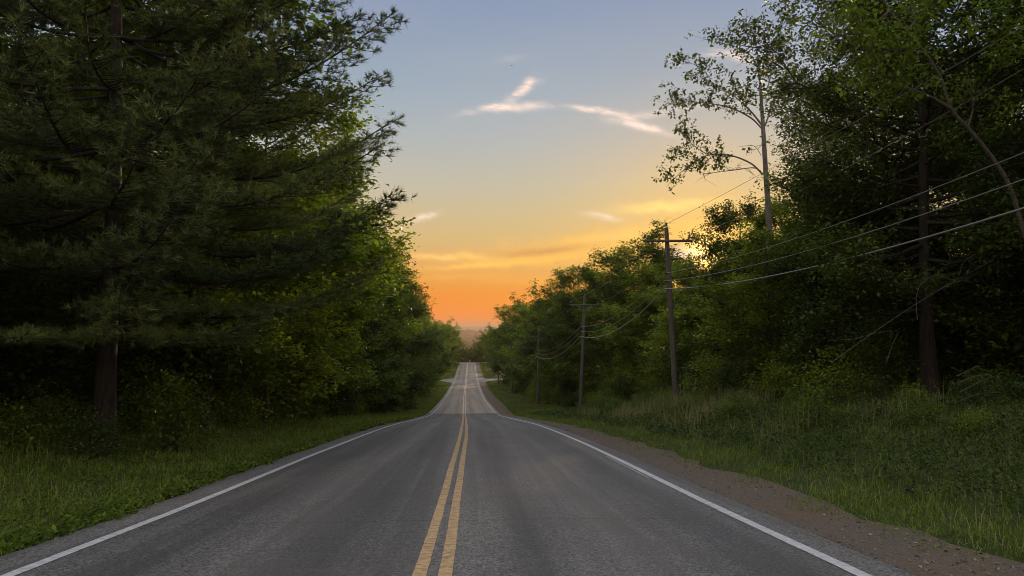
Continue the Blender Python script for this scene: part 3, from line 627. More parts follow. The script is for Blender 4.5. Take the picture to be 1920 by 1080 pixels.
# hand-shaped trees ---------------------------------------------------------------------------
def shaped_tree(name, label, trunk, tr, branches, clusters, bark, leaf, lsize, per, spray, seed, group=None):
    rg = np.random.default_rng(seed); base = np.asarray(trunk[0]); e = empty(name, base); wood, lv = MB(), MB()
    tp = bez(trunk, 8) - base; add_tube(wood, tp, np.linspace(tr[0], tr[1], len(tp)), 9)
    tips = []
    for pts, r0, leafy in branches:
        bp = bez(pts, 6) - base; add_tube(wood, bp, np.linspace(r0, .008, len(bp)), 6)
        seg = np.linalg.norm(bp[-1] - bp[0]); k = max(4, int(seg * 4.0))
        for j in range(k):
            tt = rg.uniform(.3, 1); o = np.array([np.interp(tt, np.linspace(0, 1, len(bp)), bp[:, a]) for a in range(3)])
            dv = rg.normal(0, 1, 3) * [1, 1, .7] + (bp[-1] - bp[0]) / seg * .9; dv /= np.linalg.norm(dv)
            e2 = o + dv * rg.uniform(.35, 1.1); mid = (o + e2) / 2 + rg.normal(0, .06, 3)
            add_tube(wood, np.array([o, mid, e2]), np.array([.02, .014, .008]), 3)
            for q in range(2):
                e3 = mid + (dv + rg.normal(0, .7, 3)) * rg.uniform(.2, .5); add_tube(wood, np.array([mid, e3]), np.array([.008, .004]), 3)
                if rg.random() < leafy: tips.append(e3)
            if rg.random() < leafy: tips.append(e2)
    for c, r, n in clusters:
        for q in range(n): tips.append(np.asarray(c) - base + rg.normal(0, 1, 3) * r * np.array([1, 1, .8]) * .6)
    tips = np.array(tips); I = np.repeat(np.arange(len(tips)), rg.poisson(per, len(tips))); m = len(I)
    Pp = tips[I] + rg.normal(0, spray, (m, 3)) * [1, 1, .8]
    leaf_quads(lv, Pp, lsize, rg, np.clip(rg.normal(.5, .15, len(tips))[I] + rg.normal(0, .1, m), 0, 1), .6, -.4)
    wood.obj('trunk', M[bark], e, True); lv.obj('crown', M[leaf], e); return tag(e, label, 'tree', group)
Ys = 42.0
def C4(x, y, dy=0.0): return at(1120 + x / 2.4, y / 2.4, Ys + dy)
g0 = at(1446, 560, Ys); g0[2] = float(gz(g0[0], Ys)) - .1
trunk = [g0, at(1444, 520, Ys), C4(770, 960), C4(757, 760), C4(745, 560), C4(738, 450), C4(730, 340)]
br = [([C4(730, 340), C4(700, 260, -.4), C4(620, 210, -.8), C4(500, 185, -1)], .045, .35), ([C4(730, 345), C4(760, 260, .4), C4(800, 180, .6), C4(840, 80, .5), C4(850, 0, .4)], .05, .8),
      ([C4(728, 330), C4(715, 220, .3), C4(690, 130, .5), C4(650, 90, .5)], .035, .8),
      ([C4(742, 565), C4(690, 500), C4(620, 435, -.3), C4(540, 390, -.6), C4(440, 330, -1)], .06, .8), ([C4(742, 580), C4(690, 530, .3), C4(600, 485, .5), C4(500, 465, .7), C4(400, 458, 1), C4(310, 475, 1)], .06, .75),
      ([C4(745, 785), C4(690, 735, .3), C4(600, 700, .6), C4(500, 698, .5), C4(430, 735, .3), C4(360, 790, .1), C4(310, 840)], .062, .85), ([C4(500, 698, .5), C4(440, 660), C4(400, 620), C4(390, 570)], .03, .9),
      ([C4(735, 770), C4(700, 755), C4(620, 765, -.5), C4(540, 775, -.8), C4(460, 785, -1)], .04, .0), ([C4(755, 565), C4(790, 470, .4), C4(830, 400, .6), C4(900, 320, .8)], .055, .8),
      ([C4(740, 450), C4(770, 380, .6), C4(800, 280, 1), C4(860, 180, 1.2)], .045, .8), ([C4(738, 700), C4(715, 665), C4(690, 650)], .02, .1), ([C4(500, 380, -.6), C4(450, 300, -.8), C4(400, 280, -.9)], .025, 1.0)]
cl = [(C4(620, 370), .55, 9), (C4(560, 350), .5, 7), (C4(680, 400), .45, 5), (C4(470, 300), .4, 6), (C4(420, 340), .4, 5), (C4(350, 430), .5, 8), (C4(430, 460), .35, 4), (C4(350, 690), .5, 9), (C4(420, 660), .45, 6), (C4(540, 640), .35, 4), (C4(330, 800), .4, 5), (C4(300, 760), .3, 3),
      (C4(390, 590), .3, 4), (C4(640, 110), .5, 6), (C4(700, 150), .5, 6), (C4(790, 130), .7, 10), (C4(830, 40), .7, 10), (C4(780, 300), .7, 8), (C4(850, 220), .9, 12), (C4(570, 170), .3, 5), (C4(880, 330), .8, 10)]
shaped_tree('sparse_tree', 'tall pale-barked tree with sparse leafy limbs reaching left over the sky', trunk, (.22, .065), br, cl, 'bark_pale', 'leaf_dark', .2, 12, .12, 61)
Yl = 18.6
def P5(x, y, dy=0.0): return at(x, y, Yl + dy)
b0 = P5(1985, 700); b0[2] = float(gz(b0[0], Yl)) - .1
trunk = [b0, P5(1945, 520), P5(1918, 430), P5(1893, 350), P5(1860, 295), P5(1815, 240), P5(1784, 205), P5(1765, 150), P5(1735, 100), P5(1700, 60), P5(1668, 20), P5(1640, -30)]
br = [([P5(1786, 206), P5(1745, 182, -.2), P5(1690, 160, -.5), P5(1640, 145, -.8)], .055, .9), ([P5(1735, 100), P5(1700, 95, -.5), P5(1650, 90, -.9), P5(1610, 60, -1)], .04, .95), ([P5(1815, 240), P5(1825, 190, .5), P5(1810, 120, .8)], .03, .8),
      ([P5(1668, 20), P5(1640, 40, -.5), P5(1600, 30, -.8)], .03, 1), ([P5(1700, 60), P5(1740, 10, .5), P5(1780, -40, .8)], .04, 1)]
cl = [(P5(1660, 150, -.6), .45, 12), (P5(1690, 130, -.5), .4, 8), (P5(1615, 70, -.8), .5, 12), (P5(1580, 40, -.6), .5, 10), (P5(1700, 60, -.6), .4, 8), (P5(1770, 20), .8, 16), (P5(1870, 40, -1), .7, 22), (P5(1900, 95, -1), .5, 14), (P5(1905, 215, -1), .4, 9), (P5(1600, -10), .7, 16)]
shaped_tree('leaning_tree', 'slender grey trunk leaning left with bright leaf sprays at the right picture edge', trunk, (.07, .028), br, cl, 'bark', 'leaf', .145, 12, .15, 62)

# dead branches caught in the right wood
def dead(name, label, strands, r):
    mb = MB(); b = np.asarray(strands[0][0], float)
    for i, s in enumerate(strands):
        p = bez(s, 8) - b; add_tube(mb, p, np.linspace(r if i == 0 else r * .7, r * .35, len(p)), 6)
    o = mb.obj(name, M['deadwood'], None, True); o.location = b; return tag(o, label, 'dead branch', 'dead branches in the right wood')
dead('dead_branch', 'long straight pale dead branch slanting across the dark trunk', [[at(1558, 680, 17.6), at(1640, 622, 17.6), at(1740, 556, 17.6), at(1862, 487, 17.8)]], .009)
dead('dead_branch', 'thin dead branch bent into an arch left of the dark trunk', [[at(1720, 600, 18.2), at(1718, 560, 18.2), at(1728, 532, 18.2), at(1755, 517, 18.2), at(1792, 523, 18.3), at(1808, 490, 18.3), at(1832, 475, 18.5)]], .009)
dead('dead_branch', 'thin dead stem lying level below the slanting branch', [[at(1552, 638, 18.5), at(1598, 636, 18.5), at(1640, 625, 18.6), at(1682, 620, 18.8)]], .009)
dead('dead_branch', 'grey fallen boughs fanning out right of the dark trunk base', [[at(1797, 756, 17.6), at(1800, 752, 17.5), at(1838, 738, 17.4), at(1885, 736, 17.3)], [at(1800, 735, 17.6), at(1840, 715, 17.5), at(1860, 707, 17.5)], [at(1798, 718, 17.8), at(1830, 705, 17.8), at(1862, 706, 17.6), at(1882, 732, 17.4)], [at(1795, 705, 18), at(1832, 686, 18)], ], .017)
dead('dead_branch', 'short pale twig hanging left of the trunk under the arch', [[at(1662, 680, 18.0), at(1672, 650, 18.0), at(1686, 620, 18.1)]], .008)

# undergrowth shrubs
cnt = {'left': 0, 'right': 0}
def put_shrub(x, y, k, s, leaf, lab, sideword):
    plant(shr[k], 'shrub', (x, y, float(gz(x, y)) - .05), R_.uniform(0, 6.28), s, M['bark'], M[leaf], lab, 'shrub', 'shrubs along the %s wood edge' % sideword, names=('stems', 'foliage'))
for word, y in (('left', 9.5), ('right', 13.0)):
    while y < 215:
        if word == 'left': x = -10.0 + 0.6 * math.sin(y * .7) + R_.uniform(-.5, .5) + (0.8 if y > 22 else 0.3) + float(rx(y)) - 0.3 * sst(60, 120, y)
        else: x = (12.9 if y < 40 else 13.6 - 1.8 * float(sst(80, 170, y))) + R_.uniform(-.8, .8) + float(rx(y))
        clear = word == 'right' and 15.5 < y < 25
        put_shrub(x, y, 3 if clear else R_.randrange(4), R_.uniform(.75, 1.25) * (1 + .4 * sst(40, 120, y)) * (.55 if clear else 1), R_.choice(['leaf', 'leaf_dark', 'leaf', 'leaf_yellow']), '%s low shrub from the camera at the foot of the %s wood' % (ordinal(cnt[word]), word), word); cnt[word] += 1
        put_shrub(x + (-1 if word == 'left' else 1) * R_.uniform(1.5, 2.8), y + R_.uniform(-.6, .6), 3 if clear else R_.choice([0, 2]), R_.uniform(1.1, 1.6) * (.6 if clear else 1), R_.choice(['leaf', 'leaf_dark', 'leaf_dark']), 'dim shrub half hidden behind the front shrubs of the %s wood' % word, word)
        y += R_.uniform(1.7, 2.6) * (1 + y / 60)
y = 9.0; k = 0
while y < 62:
    put_shrub(10.6 + .9 * math.sin(y * .9) + R_.uniform(-.8, .8), y, R_.choice([1, 3]), R_.uniform(.35, .6) * (1 + y / 90), R_.choice(['leaf', 'leaf_dark', 'leaf']), '%s small bushy weed from the camera out on the right bank' % ordinal(k), 'right'); k += 1
    y += R_.uniform(1.5, 3.0) * (1 + y / 50)
put_shrub(-7.6, 16.0, 3, .8, 'leaf_dark', 'dark shrub hiding the foot of the big pine trunk', 'left')
put_shrub(-6.9, 18.4, 2, .8, 'leaf', 'upright leafy shrub just right of the big pine trunk', 'left')
put_shrub(-9.2, 16.0, 1, .6, 'leaf', 'low spreading shrub just left of the big pine trunk', 'left')
for sgn, word in ((-1, 'left'), (1, 'right')):
    y = 14.0; i = 0
    while y < 110:
        for uu in ((14.5, 19.5) if sgn < 0 else (18.5 + 3 * (y < 27), 24.5)):
            x = sgn * (uu - (2.5 * float(sst(60, 110, y)) if sgn > 0 else 0) + R_.uniform(-.8, .8)); yq = y + R_.uniform(-1, 1)
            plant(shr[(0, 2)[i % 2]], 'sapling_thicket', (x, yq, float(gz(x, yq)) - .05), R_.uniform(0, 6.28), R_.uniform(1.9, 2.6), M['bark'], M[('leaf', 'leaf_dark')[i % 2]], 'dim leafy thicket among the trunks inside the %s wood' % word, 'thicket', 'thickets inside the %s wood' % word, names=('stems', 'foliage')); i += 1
        y += R_.uniform(3.0, 4.2) * (1 + y / 120)

for x, yq, sc in ((20.6, 29.6, 2.0), (22.6, 32.5, 2.3), (24.6, 35.6, 2.4), (18.6, 29.5, 1.9), (27.5, 39.5, 2.5), (22.0, 27.0, 2.2), (25.0, 29.5, 2.4)):
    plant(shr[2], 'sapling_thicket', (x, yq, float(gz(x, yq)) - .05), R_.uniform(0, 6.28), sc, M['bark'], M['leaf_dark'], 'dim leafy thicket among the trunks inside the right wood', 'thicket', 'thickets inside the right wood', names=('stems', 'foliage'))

# trees past the crest, closing the view down the road
i = 0
for y in (398, 412, 428, 446, 468, 495, 525, 560, 600, 650):
    for u in ((-11, -20, 9.5, 18) if y < 460 else (-16, -8, -2, 5, 12, 20) if y > 500 else (-12, -20, 10, 18)):
        x = u + R_.uniform(-1.5, 1.5) + float(rx(y)); put_tree(farp[i % 3], x, y, R_.uniform(14, 18), 'hazy tree beyond the crest at the end of the road', 'hazy trees beyond the crest', R_.choice(['leaf', 'leaf_dark']), wide=1.2); i += 1
# the wooded lowland far off, one mass
mb = MB(); rg = np.random.default_rng(77); n = 2600
yy = np.exp(rg.uniform(math.log(680), math.log(9000), n)); xx = rg.uniform(-0.22, 0.22, n) * yy
rr = rg.uniform(5, 9, n) * (1 + yy / 2500); hh = rg.uniform(9, 16, n) * (1 + yy / 9000)
th = np.arange(6) * math.pi / 3
rings = [(0.75, 0.0), (1.0, .45), (.7, .8), (.12, 1.0)]
V = np.zeros((n, 24, 3)); base = rz(yy) + side(xx - rx(yy), yy)
for k, (q, hz) in enumerate(rings):
    for j in range(6):
        jr = rg.uniform(.75, 1.2, n); V[:, k * 6 + j, 0] = xx + rr * q * np.cos(th[j] + k * .5) * jr; V[:, k * 6 + j, 1] = yy + rr * q * np.sin(th[j] + k * .5) * jr; V[:, k * 6 + j, 2] = base - 1 + hh * hz * rg.uniform(.9, 1.08, n)
f = [[k * 6 + j, k * 6 + (j + 1) % 6, k * 6 + 6 + (j + 1) % 6, k * 6 + 6 + j] for k in range(3) for j in range(6)]
F = (np.array(f)[None] + (np.arange(n) * 24)[:, None, None]).reshape(-1, 4); mb.add(V.reshape(-1, 3), F)
tag(mb.obj('distant_forest', M['canopy']), 'hazy wooded lowland stretching to the horizon beyond the road', 'forest', kind='stuff')

# ------------------------------------------------------------------ utility poles and wires
POLES = [(1268, 765, 44.0, 11.0, 1250), (1088, 763, 74.0, 10.9, 1096), (1008, 763, 107.0, 10.9, 1010), (960, 735, 161.0, 10.9, 959), (935, 705, 215.0, 10.5, 935), (925.5, 702, 262.0, 10.5, 926), (915, 692, 320.0, 10, 915)]
ATT = (8.15, 7.68, 7.2)
PT = []
for i, (px, py, Y, H, ptop) in enumerate(POLES):
    b = at(px, py, Y); b[2] = float(gz(b[0], Y)); topx = at(ptop, 500, Y)[0]
    topz = at(ptop, (427, 557, 620, 641, 655, 664, 668)[i], Y)[2]; H = topz - b[2]
    axis = np.array([topx - b[0], 0, H]); pt = lambda h, o=(0, 0, 0): axis * (h / H) + np.array(o)
    e = empty('utility_pole', b)
    words = ['nearest utility pole with sunlit crossarm against the sunset', 'second utility pole from the camera, against the trees', 'third utility pole from the camera', 'fourth utility pole, last before the side road', 'fifth utility pole, just past the side road', 'sixth utility pole on the far grass', 'seventh and farthest utility pole near the crest']
    tag(e, words[i], 'utility pole', 'utility poles along the right verge')
    mb = MB(); add_tube(mb, np.array([pt(-.3), pt(H * .25), pt(H * .5), pt(H * .75), pt(H)]), np.array([.19, .175, .16, .145, .125]), 14); mb.obj('shaft', M['wood'], e, True)
    az_ = H - 0.82; half = 1.5; ca = pt(az_, (0, -.2, 0))
    mb = MB(); add_box(mb, ca, (2 * half, .095, .14)); arm = mb.obj('crossarm', M['wood'], e); arm_tilt = .02
    for s in (-1, 1):
        mb = MB(); add_tube(mb, np.array([pt(az_ - .62, (s * .1, -.17, 0)), ca + [s * .72, -.06, -.06]]), .016, 5); mb.obj('brace', M['steel'], e)
    ins = []
    for nm, c in (('left', ca + [-1.38, 0, .07]), ('top', pt(H, (0, -.02, 0))), ('right', ca + [1.32, 0, .07])):
        mb = MB(); v, f_ = lathe([(0, -.05), (.02, -.05), (.02, .13), (.0, .13)], 8); mb.add(v + c, f_); pin = mb.obj('insulator_pin', M['steel'], e, True)
        mb = MB(); v, f_ = lathe([(0, .1), (.065, .1), (.085, .15), (.05, .19), (.085, .22), (.075, .28), (.04, .32), (0, .33)], 12); mb.add(v + c, f_); mb.obj('insulator', M['porcelain'], pin, True)
        ins.append(b + c + [0, 0, .30])
    cabs = []
    for a in ATT:
        h = a * H / 11.0; c = pt(h, (-.16, -.06, 0)); mb = MB(); add_box(mb, c, (.16, .1, .12)); add_box(mb, c + [-.1, 0, 0], (.08, .14, .07)); mb.obj('cable_clamp', M['clamp'], e); cabs.append(b + c + [-.14, 0, 0])
    PT.append((ins, cabs))
def span(a, b, sag, n=22):
    t = np.linspace(0, 1, n)[:, None]; P = a + (b - a) * t; P[:, 2] -= 4 * sag * (t[:, 0] - t[:, 0] ** 2); return P
def wire(name, idx, kind, r, sags, first, label, group, mt, n0=26):
    pts = [first]
    for i in range(len(PT) - 1):
        s = span(PT[i][kind][idx], PT[i + 1][kind][idx], sags[i]); pts.append(s[1:] if i else s[1:])
    P = np.vstack(pts); mb = MB(); add_tube(mb, P, r, 6); return tag(mb.obj(name, M[mt], None, True), label, 'wire', group)
def approach(kind, idx, p16, px_y):                      # span from beyond the right picture edge to the nearest pole
    a = PT[0][kind][idx]; Yq = p16; q = at(1918, px_y, Yq); Ye = -6.0
    t = (np.array([44.0, Yq]) - 44.0) / (Ye - 44.0); zq = q[2]
    slope = 0.085 * 50; c = (zq - a[2] - slope * t[1]) / (t[1] ** 2 - t[1]) if False else None
    tt = np.linspace(0, 1, 30); x1 = a[0] + (q[0] - a[0]) / t[1]
    rise = 3.6                                             # next pole up the hill behind the camera
    s4 = (rise * t[1] - (zq - a[2])) / (t[1] - t[1] ** 2)
    Z = a[2] + rise * tt - s4 * (tt - tt ** 2)
    P = np.stack([a[0] + (x1 - a[0]) * tt, 44.0 + (Ye - 44.0) * tt, Z], 1); P[0] = a
    return P[::-1]
SG = [.9, .9, 1.6, 1.3, .9, 1.0]
for k, (py, r, lb) in enumerate([(287, .012, 'highest of the three cables strung below the crossarms'), (337, .015, 'middle of the three cables strung below the crossarms'), (391, .028, 'thick lowest cable strung along the poles')]):
    wire('overhead_cable', k, 1, r, [s * (1 + .12 * k) for s in SG], approach(1, k, 16.3 + .1 * k, py), lb, 'cables on the utility poles', 'cable')
for k, (py, lb) in enumerate([(50, 'thin power wire on the left crossarm ends'), (18, 'thin power wire on the pole-top pins'), (130, 'thin power wire on the right crossarm ends')]):
    wire('power_wire', k, 0, .0078, [s * .8 for s in SG], approach(0, k, 16.5, py) if k != 1 else PT[0][0][1][None], lb, 'power wires on the utility poles', 'wire')

# ------------------------------------------------------------------ grass, weeds, stones
def blades(name, label, n, ufun, yfun, hfun, wfun, tfun, seed, lean=.45, keep=None):
    rg = np.random.default_rng(seed); y = yfun(rg, n); u = ufun(rg, n, y)
    x = u + rx(y); ok = (x - CAM[0] > -.70 * (y + 2.5) - 1.0) & (x - CAM[0] < .80 * (y + 2.5) + 1.0) & (y > 2.5)
    ok &= ~((np.abs(y - 239) < 4 + 12 * np.exp(-(np.abs(u) - 4) / 3.2)) | (np.abs(y - 385) < 5))
    if keep is not None: ok &= keep(rg, u, y)
    u, y, x = u[ok], y[ok], x[ok]; n = len(u)
    z = gz(x, y) - .015; h = hfun(rg, u, y); w = wfun(rg, u, y); a = rg.uniform(0, 2 * math.pi, n); ln = np.abs(rg.normal(0, lean, n))
    D = np.stack([np.cos(a), np.sin(a), np.zeros(n)], 1); S = np.stack([-np.sin(a), np.cos(a), np.zeros(n)], 1)
    tw = rg.uniform(-1.2, 1.2, n)[:, None]; S = S * np.cos(tw) + D * np.sin(tw)
    b = np.stack([x, y, z], 1); m = b + D * (h * ln * .3)[:, None]; m[:, 2] += h * .55; t = b + D * (h * ln)[:, None]; t[:, 2] += h * (1 - .25 * ln)
    w = w[:, None]; V = np.stack([b - S * w, b + S * w, m + S * w * .8, m - S * w * .8, t], 1).reshape(-1, 3); k = np.arange(n)[:, None] * 5
    mb = MB(); tt = np.clip(tfun(rg, u, y), 0, 1); mb.add(V, k + np.array([[0, 1, 2, 3]]), tt); mb.f.append((k + np.array([[3, 2, 4]]))); mb.t.append(tt)
    return tag(mb.obj(name, M['grass']), label, 'grass', kind='stuff')
ylog = lambda a, b, p=1.0: (lambda rg, n: a * (b / a) ** (rg.uniform(0, 1, n) ** p))
scl = lambda y: 1 + np.maximum(0, y - 10) / 28.0
lush = lambda u, y: .42 + .12 * vnoise(u, y, 2, .8) + .06 * vnoise(u, y, 6, 2.5)
blades('verge_grass', 'short bright green grass on the left verge', 110000, lambda rg, n, y: -4.15 - np.abs(rg.uniform(0, 1, n)) ** 1.15 * (6.3 + .8 * sst(40, 100, y)), ylog(3.6, 390, .95),
       lambda rg, u, y: rg.gamma(4, .027, len(u)) * (1 + 1.2 * sst(-7, -9.5, u)) * (1 + .35 * vnoise(u, y, 21, 1.6)) * (.45 + .55 * sst(-4.1, -4.9, u)) * (1 + .1 * scl(y)), lambda rg, u, y: .0038 * scl(y) * rg.uniform(.7, 1.4, len(u)), lambda rg, u, y: lush(u, y) + .12 + .1 * (vnoise(u, y, 31, 2.2) > .3) + .5 * (rg.random(len(u)) < .03) + rg.normal(0, .13, len(u)), 1, .95)
blades('verge_grass', 'bright green grass fringe beside the right gravel shoulder', 60000, lambda rg, n, y: 4.0 + gwid(y) + .12 * vnoise(y, 0 * y, 4, .8) - .45 + np.abs(rg.normal(0, 1, n)) * 1.25, ylog(3.6, 390, .95),
       lambda rg, u, y: rg.gamma(4, .03, len(u)) * (.4 + .6 * sst(0, .5, u - 4 - gwid(y))) * (1 + .1 * scl(y)), lambda rg, u, y: .0038 * scl(y) * rg.uniform(.7, 1.4, len(u)), lambda rg, u, y: lush(u, y) + rg.normal(-.03, .14, len(u)) + .6 * (rg.random(len(u)) < .06), 2, .95, lambda rg, u, y: rg.random(len(u)) < sst(-.45, .15, u - 4 - gwid(y) + .45 * vnoise(u, y, 17, 1.4)) * (.3 + .8 * sst(-.35, .5, vnoise(u, y, 19, 1.1))))
blades('tall_grass', 'tall mixed grass and weeds on the right bank', 120000, lambda rg, n, y: 5.0 + gwid(y) + rg.uniform(0, 1, n) * (7.2 + 1.5 * (y < 60) - 1.5 * sst(80, 150, y)), ylog(4.5, 385, .85),
       lambda rg, u, y: rg.gamma(5, .044, len(u)) * (.5 + .4 * sst(6, 9.5, u)) * (1 - .45 * sst(60, 140, y)) * (1 + .25 * vnoise(u, y, 9, .7)), lambda rg, u, y: .0042 * scl(y) * rg.uniform(.7, 1.4, len(u)),
       lambda rg, u, y: .27 + .16 * vnoise(u, y, 4, .6) + .8 * (vnoise(u, y, 12, .45) > .15) * rg.uniform(0, 1, len(u)) ** 1.5 + .9 * (rg.random(len(u)) < .13) + rg.normal(0, .14, len(u)), 3, .6)
blades('meadow_stalk', 'dry tan grass stalks with seed heads near the first pole', 7000, lambda rg, n, y: 7.5 + rg.uniform(0, 1, n) * 5, lambda rg, n: rg.uniform(18, 50, n),
       lambda rg, u, y: rg.gamma(9, .085, len(u)), lambda rg, u, y: .0032 * scl(y), lambda rg, u, y: rg.normal(.93, .06, len(u)), 4, .35, lambda rg, u, y: vnoise(u, y, 12, .35) > .0)
# broad-leaved weeds: along the left asphalt edge and over the right bank
def forbs(name, label, n, upos, ypos, hgt, lsize, seed, leafm, per=14):
    rg = np.random.default_rng(seed); y = ypos(rg, n); u = upos(rg, n, y); x = u + rx(y)
    ok = (x - CAM[0] > -.70 * (y + 2.5) - 1) & (x - CAM[0] < .80 * (y + 2.5) + 1); x, y, u = x[ok], y[ok], u[ok]; n = len(x); z = gz(x, y)
    I = np.repeat(np.arange(n), rg.poisson(per, n)); m = len(I); h = (hgt * rg.uniform(.5, 1.5, n))[I]; f = rg.uniform(.1, 1, m)
    P = np.stack([x[I], y[I], z[I] + h * f], 1); P[:, :2] += rg.normal(0, 1, (m, 2)) * (.03 + .22 * h * (1 - .5 * f))[:, None]
    mb = MB(); ct = rg.normal(.5, .16, n); leaf_quads(mb, P, lsize * (1 + np.maximum(0, y[I] - 15) / 60), rg, np.clip(ct[I] + rg.normal(0, .1, m), 0, 1), .5, .1, .5)
    return tag(mb.obj(name, M[leafm]), label, 'weeds', kind='stuff')
forbs('edge_weeds', 'leafy weeds creeping over the left asphalt edge', 700, lambda rg, n, y: -4.2 - np.abs(rg.normal(0, .2, n)) + .1 * vnoise(y, 0 * y, 3, 1.3), lambda rg, n: 4 * (60 / 4) ** rg.uniform(0, 1, n), .1, .085, 5, 'leaf', 16)
forbs('clover', 'patches of clover and small weeds in the left verge grass', 3800, lambda rg, n, y: -4.3 - rg.uniform(0, 1, n) * 4.8, lambda rg, n: 3.8 * (40 / 3.8) ** rg.uniform(0, 1, n), .13, .05, 15, 'leaf', 13)
forbs('bank_weeds', 'knee-high leafy weeds scattered over the right bank', 3600, lambda rg, n, y: 6.4 + rg.uniform(0, 1, n) ** .8 * 6.8, lambda rg, n: 6 * (75 / 6) ** rg.uniform(0, 1, n), .3, .08, 6, 'leaf_dark', 16)
forbs('undergrowth', 'low leafy undergrowth at the foot of the left wood', 1900, lambda rg, n, y: -8.6 - np.abs(rg.normal(0, 1.5, n)), lambda rg, n: 8 * (75 / 8) ** rg.uniform(0, 1, n), .75, .1, 7, 'leaf', 18)
# loose stones on the gravel shoulder
rg = np.random.default_rng(9); n = 12000; y = 4 * (45 / 4) ** rg.uniform(0, 1, n); u = 4.0 + gwid(y) * rg.beta(1.1, 1.3, n); s = rg.gamma(2.2, .003, n) * (1 + y / 70)
z = np.maximum(rz(y) - .05 - .03 * (u - 4), rz(y) + side(u, y)) + s * .05
oc = np.array([[1, 0, 0], [0, 1, 0], [-1, 0, 0], [0, -1, 0], [0, 0, .7], [0, 0, -.7]], float)
V = oc[None] * s[:, None, None] * rg.uniform(.6, 1.3, (n, 6, 1)) + np.stack([u + rx(y), y, z], 1)[:, None]
F = (np.array([[0, 1, 4], [1, 2, 4], [2, 3, 4], [3, 0, 4], [1, 0, 5], [2, 1, 5], [3, 2, 5], [0, 3, 5]])[None] + (np.arange(n) * 6)[:, None, None]).reshape(-1, 3)
mb = MB(); mb.add(V.reshape(-1, 3), F, np.repeat(np.clip(rg.normal(.5, .25, n), 0, 1), 8)); tag(mb.obj('loose_gravel', M['stone']), 'loose stones strewn over the right gravel shoulder', 'gravel', kind='stuff')

# dry leaves blown against the road edges
rg = np.random.default_rng(19); n = 900; y = 4 * (40 / 4) ** rg.uniform(0, 1, n); rt_ = rg.random(n) < .75
u = np.where(rt_, 4.0 + gwid(y) * rg.beta(2.2, 1.0, n) + .1, -4.15 - np.abs(rg.normal(0, .12, n)))
C = np.stack([u + rx(y), y, np.maximum(rz(y) - .045 - .03 * np.maximum(u - 4, 0), rz(y) + side(u, y)) + .012], 1)
mb = MB(); leaf_quads(mb, C, .05, rg, np.clip(rg.normal(.5, .3, n), 0, 1), .12, .02)
lm, T = mat('dry_leaf'); finish(T, T.ramp(attr(T), [(0, (.09, .06, .035)), (.5, (.2, .14, .08)), (1, (.38, .31, .21))]), .9, spec=.1)
tag(mb.obj('leaf_litter', lm), 'dry tan leaves and bits scattered along the road edges', 'litter', kind='stuff')

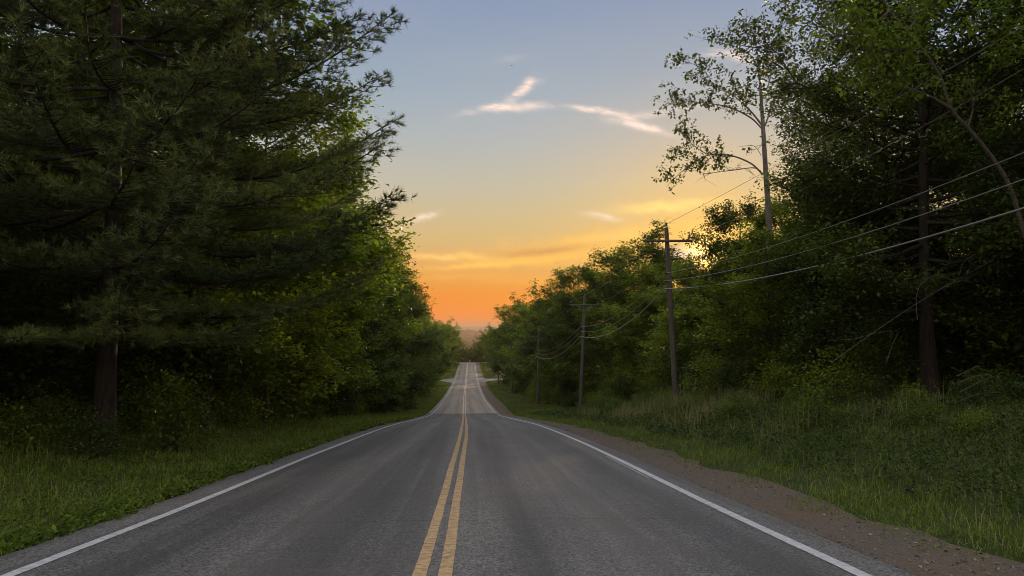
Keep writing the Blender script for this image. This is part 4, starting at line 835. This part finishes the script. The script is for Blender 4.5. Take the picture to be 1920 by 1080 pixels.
# ------------------------------------------------------------------ far walker, bird
def person(loc):
    e = empty('person', loc)
    V = [(0, 0, .95), (0, 0, 1.2), (0, 0, 1.42), (0, 0, 1.52), (0, 0, 1.63), (0, 0, 1.74), (.1, 0, .9), (.12, .04, .5), (.12, -.02, .08), (.12, -.12, .04), (-.1, 0, .9), (-.13, -.06, .5), (-.13, .06, .09), (-.13, -.04, .04), (.2, 0, 1.4), (.27, .02, 1.12), (.25, -.12, .9), (-.2, 0, 1.4), (-.3, .02, 1.14), (-.32, -.14, .95)]
    E = [(0, 1), (1, 2), (2, 3), (3, 4), (4, 5), (0, 6), (6, 7), (7, 8), (8, 9), (0, 10), (10, 11), (11, 12), (12, 13), (2, 14), (14, 15), (15, 16), (2, 17), (17, 18), (18, 19)]
    Rr = [.15, .14, .15, .06, .1, .08, .1, .07, .05, .04, .1, .07, .05, .04, .06, .05, .035, .06, .05, .035]
    me = bpy.data.meshes.new('body'); me.from_pydata(V, E, []); o = bpy.data.objects.new('body', me); link(o, e)
    o.modifiers.new('skin', 'SKIN'); o.modifiers.new('sub', 'SUBSURF').levels = 1
    for v, r in zip(me.skin_vertices[0].data, Rr): v.radius = (r, r)
    me.skin_vertices[0].data[0].use_root = True
    m, T = mat('walker_clothes'); sp = T.n('ShaderNodeSeparateXYZ'); T.put(sp.inputs[0], objco(T))
    c = T.ramp(T.m('DIVIDE', sp.outputs[2], 2.0), [(0, (.5, .42, .36)), (.42, (.62, .52, .46)), (.7, (.75, .58, .5)), (.76, (.45, .2, .13)), (1, (.3, .13, .09))], 'CONSTANT'); finish(T, c, .8)
    me.materials.append(m)
    return tag(e, 'tiny distant person in pale clothes standing on the road at the crest', 'person')
p = at(881, 679, 380); person((p[0], 380, float(rz(380)) + .0))
mb = MB(); B0 = at(959.5, 123, 90)
v, f_ = lathe([(0, -.16), (.03, -.1), (.045, 0), (.03, .1), (.012, .16), (0, .17)], 6); mb.add(v[:, [0, 2, 1]], f_)
for s in (-1, 1): mb.add([(s * .03, .06, 0), (s * .03, -.07, 0), (s * .2, -.05, .07), (s * .2, .05, .07), (s * .36, -.06, .02), (s * .03, .05, .012), (s * .2, .04, .08)], [[0, 1, 2, 3]]); mb.add([(s * .2, -.05, .07), (s * .2, .05, .07), (s * .38, -.06, .02)], [[0, 1, 2]])
bo = mb.obj('bird', plain('bird_dark', (.03, .03, .03), .8)); bo.location = B0; bo.scale = (.6,) * 3; tag(bo, 'tiny dark bird high in the open sky', 'bird')

# ------------------------------------------------------------------ haze
mb = MB(); add_box(mb, (0, 14000, -45), (42000, 32000, 160))
hm = bpy.data.materials.new('haze_air'); hm.use_nodes = True; T = NT(hm.node_tree)
pv = T.n('ShaderNodeVolumePrincipled'); pv.inputs['Color'].default_value = (.85, .55, .36, 1); pv.inputs['Density'].default_value = 0.00016; pv.inputs['Anisotropy'].default_value = 0.0
o = T.n('ShaderNodeOutputMaterial'); T.put(o.inputs['Volume'], pv.outputs[0])
hz = tag(mb.obj('haze', hm), 'thin evening haze in the air', 'haze', kind='stuff')
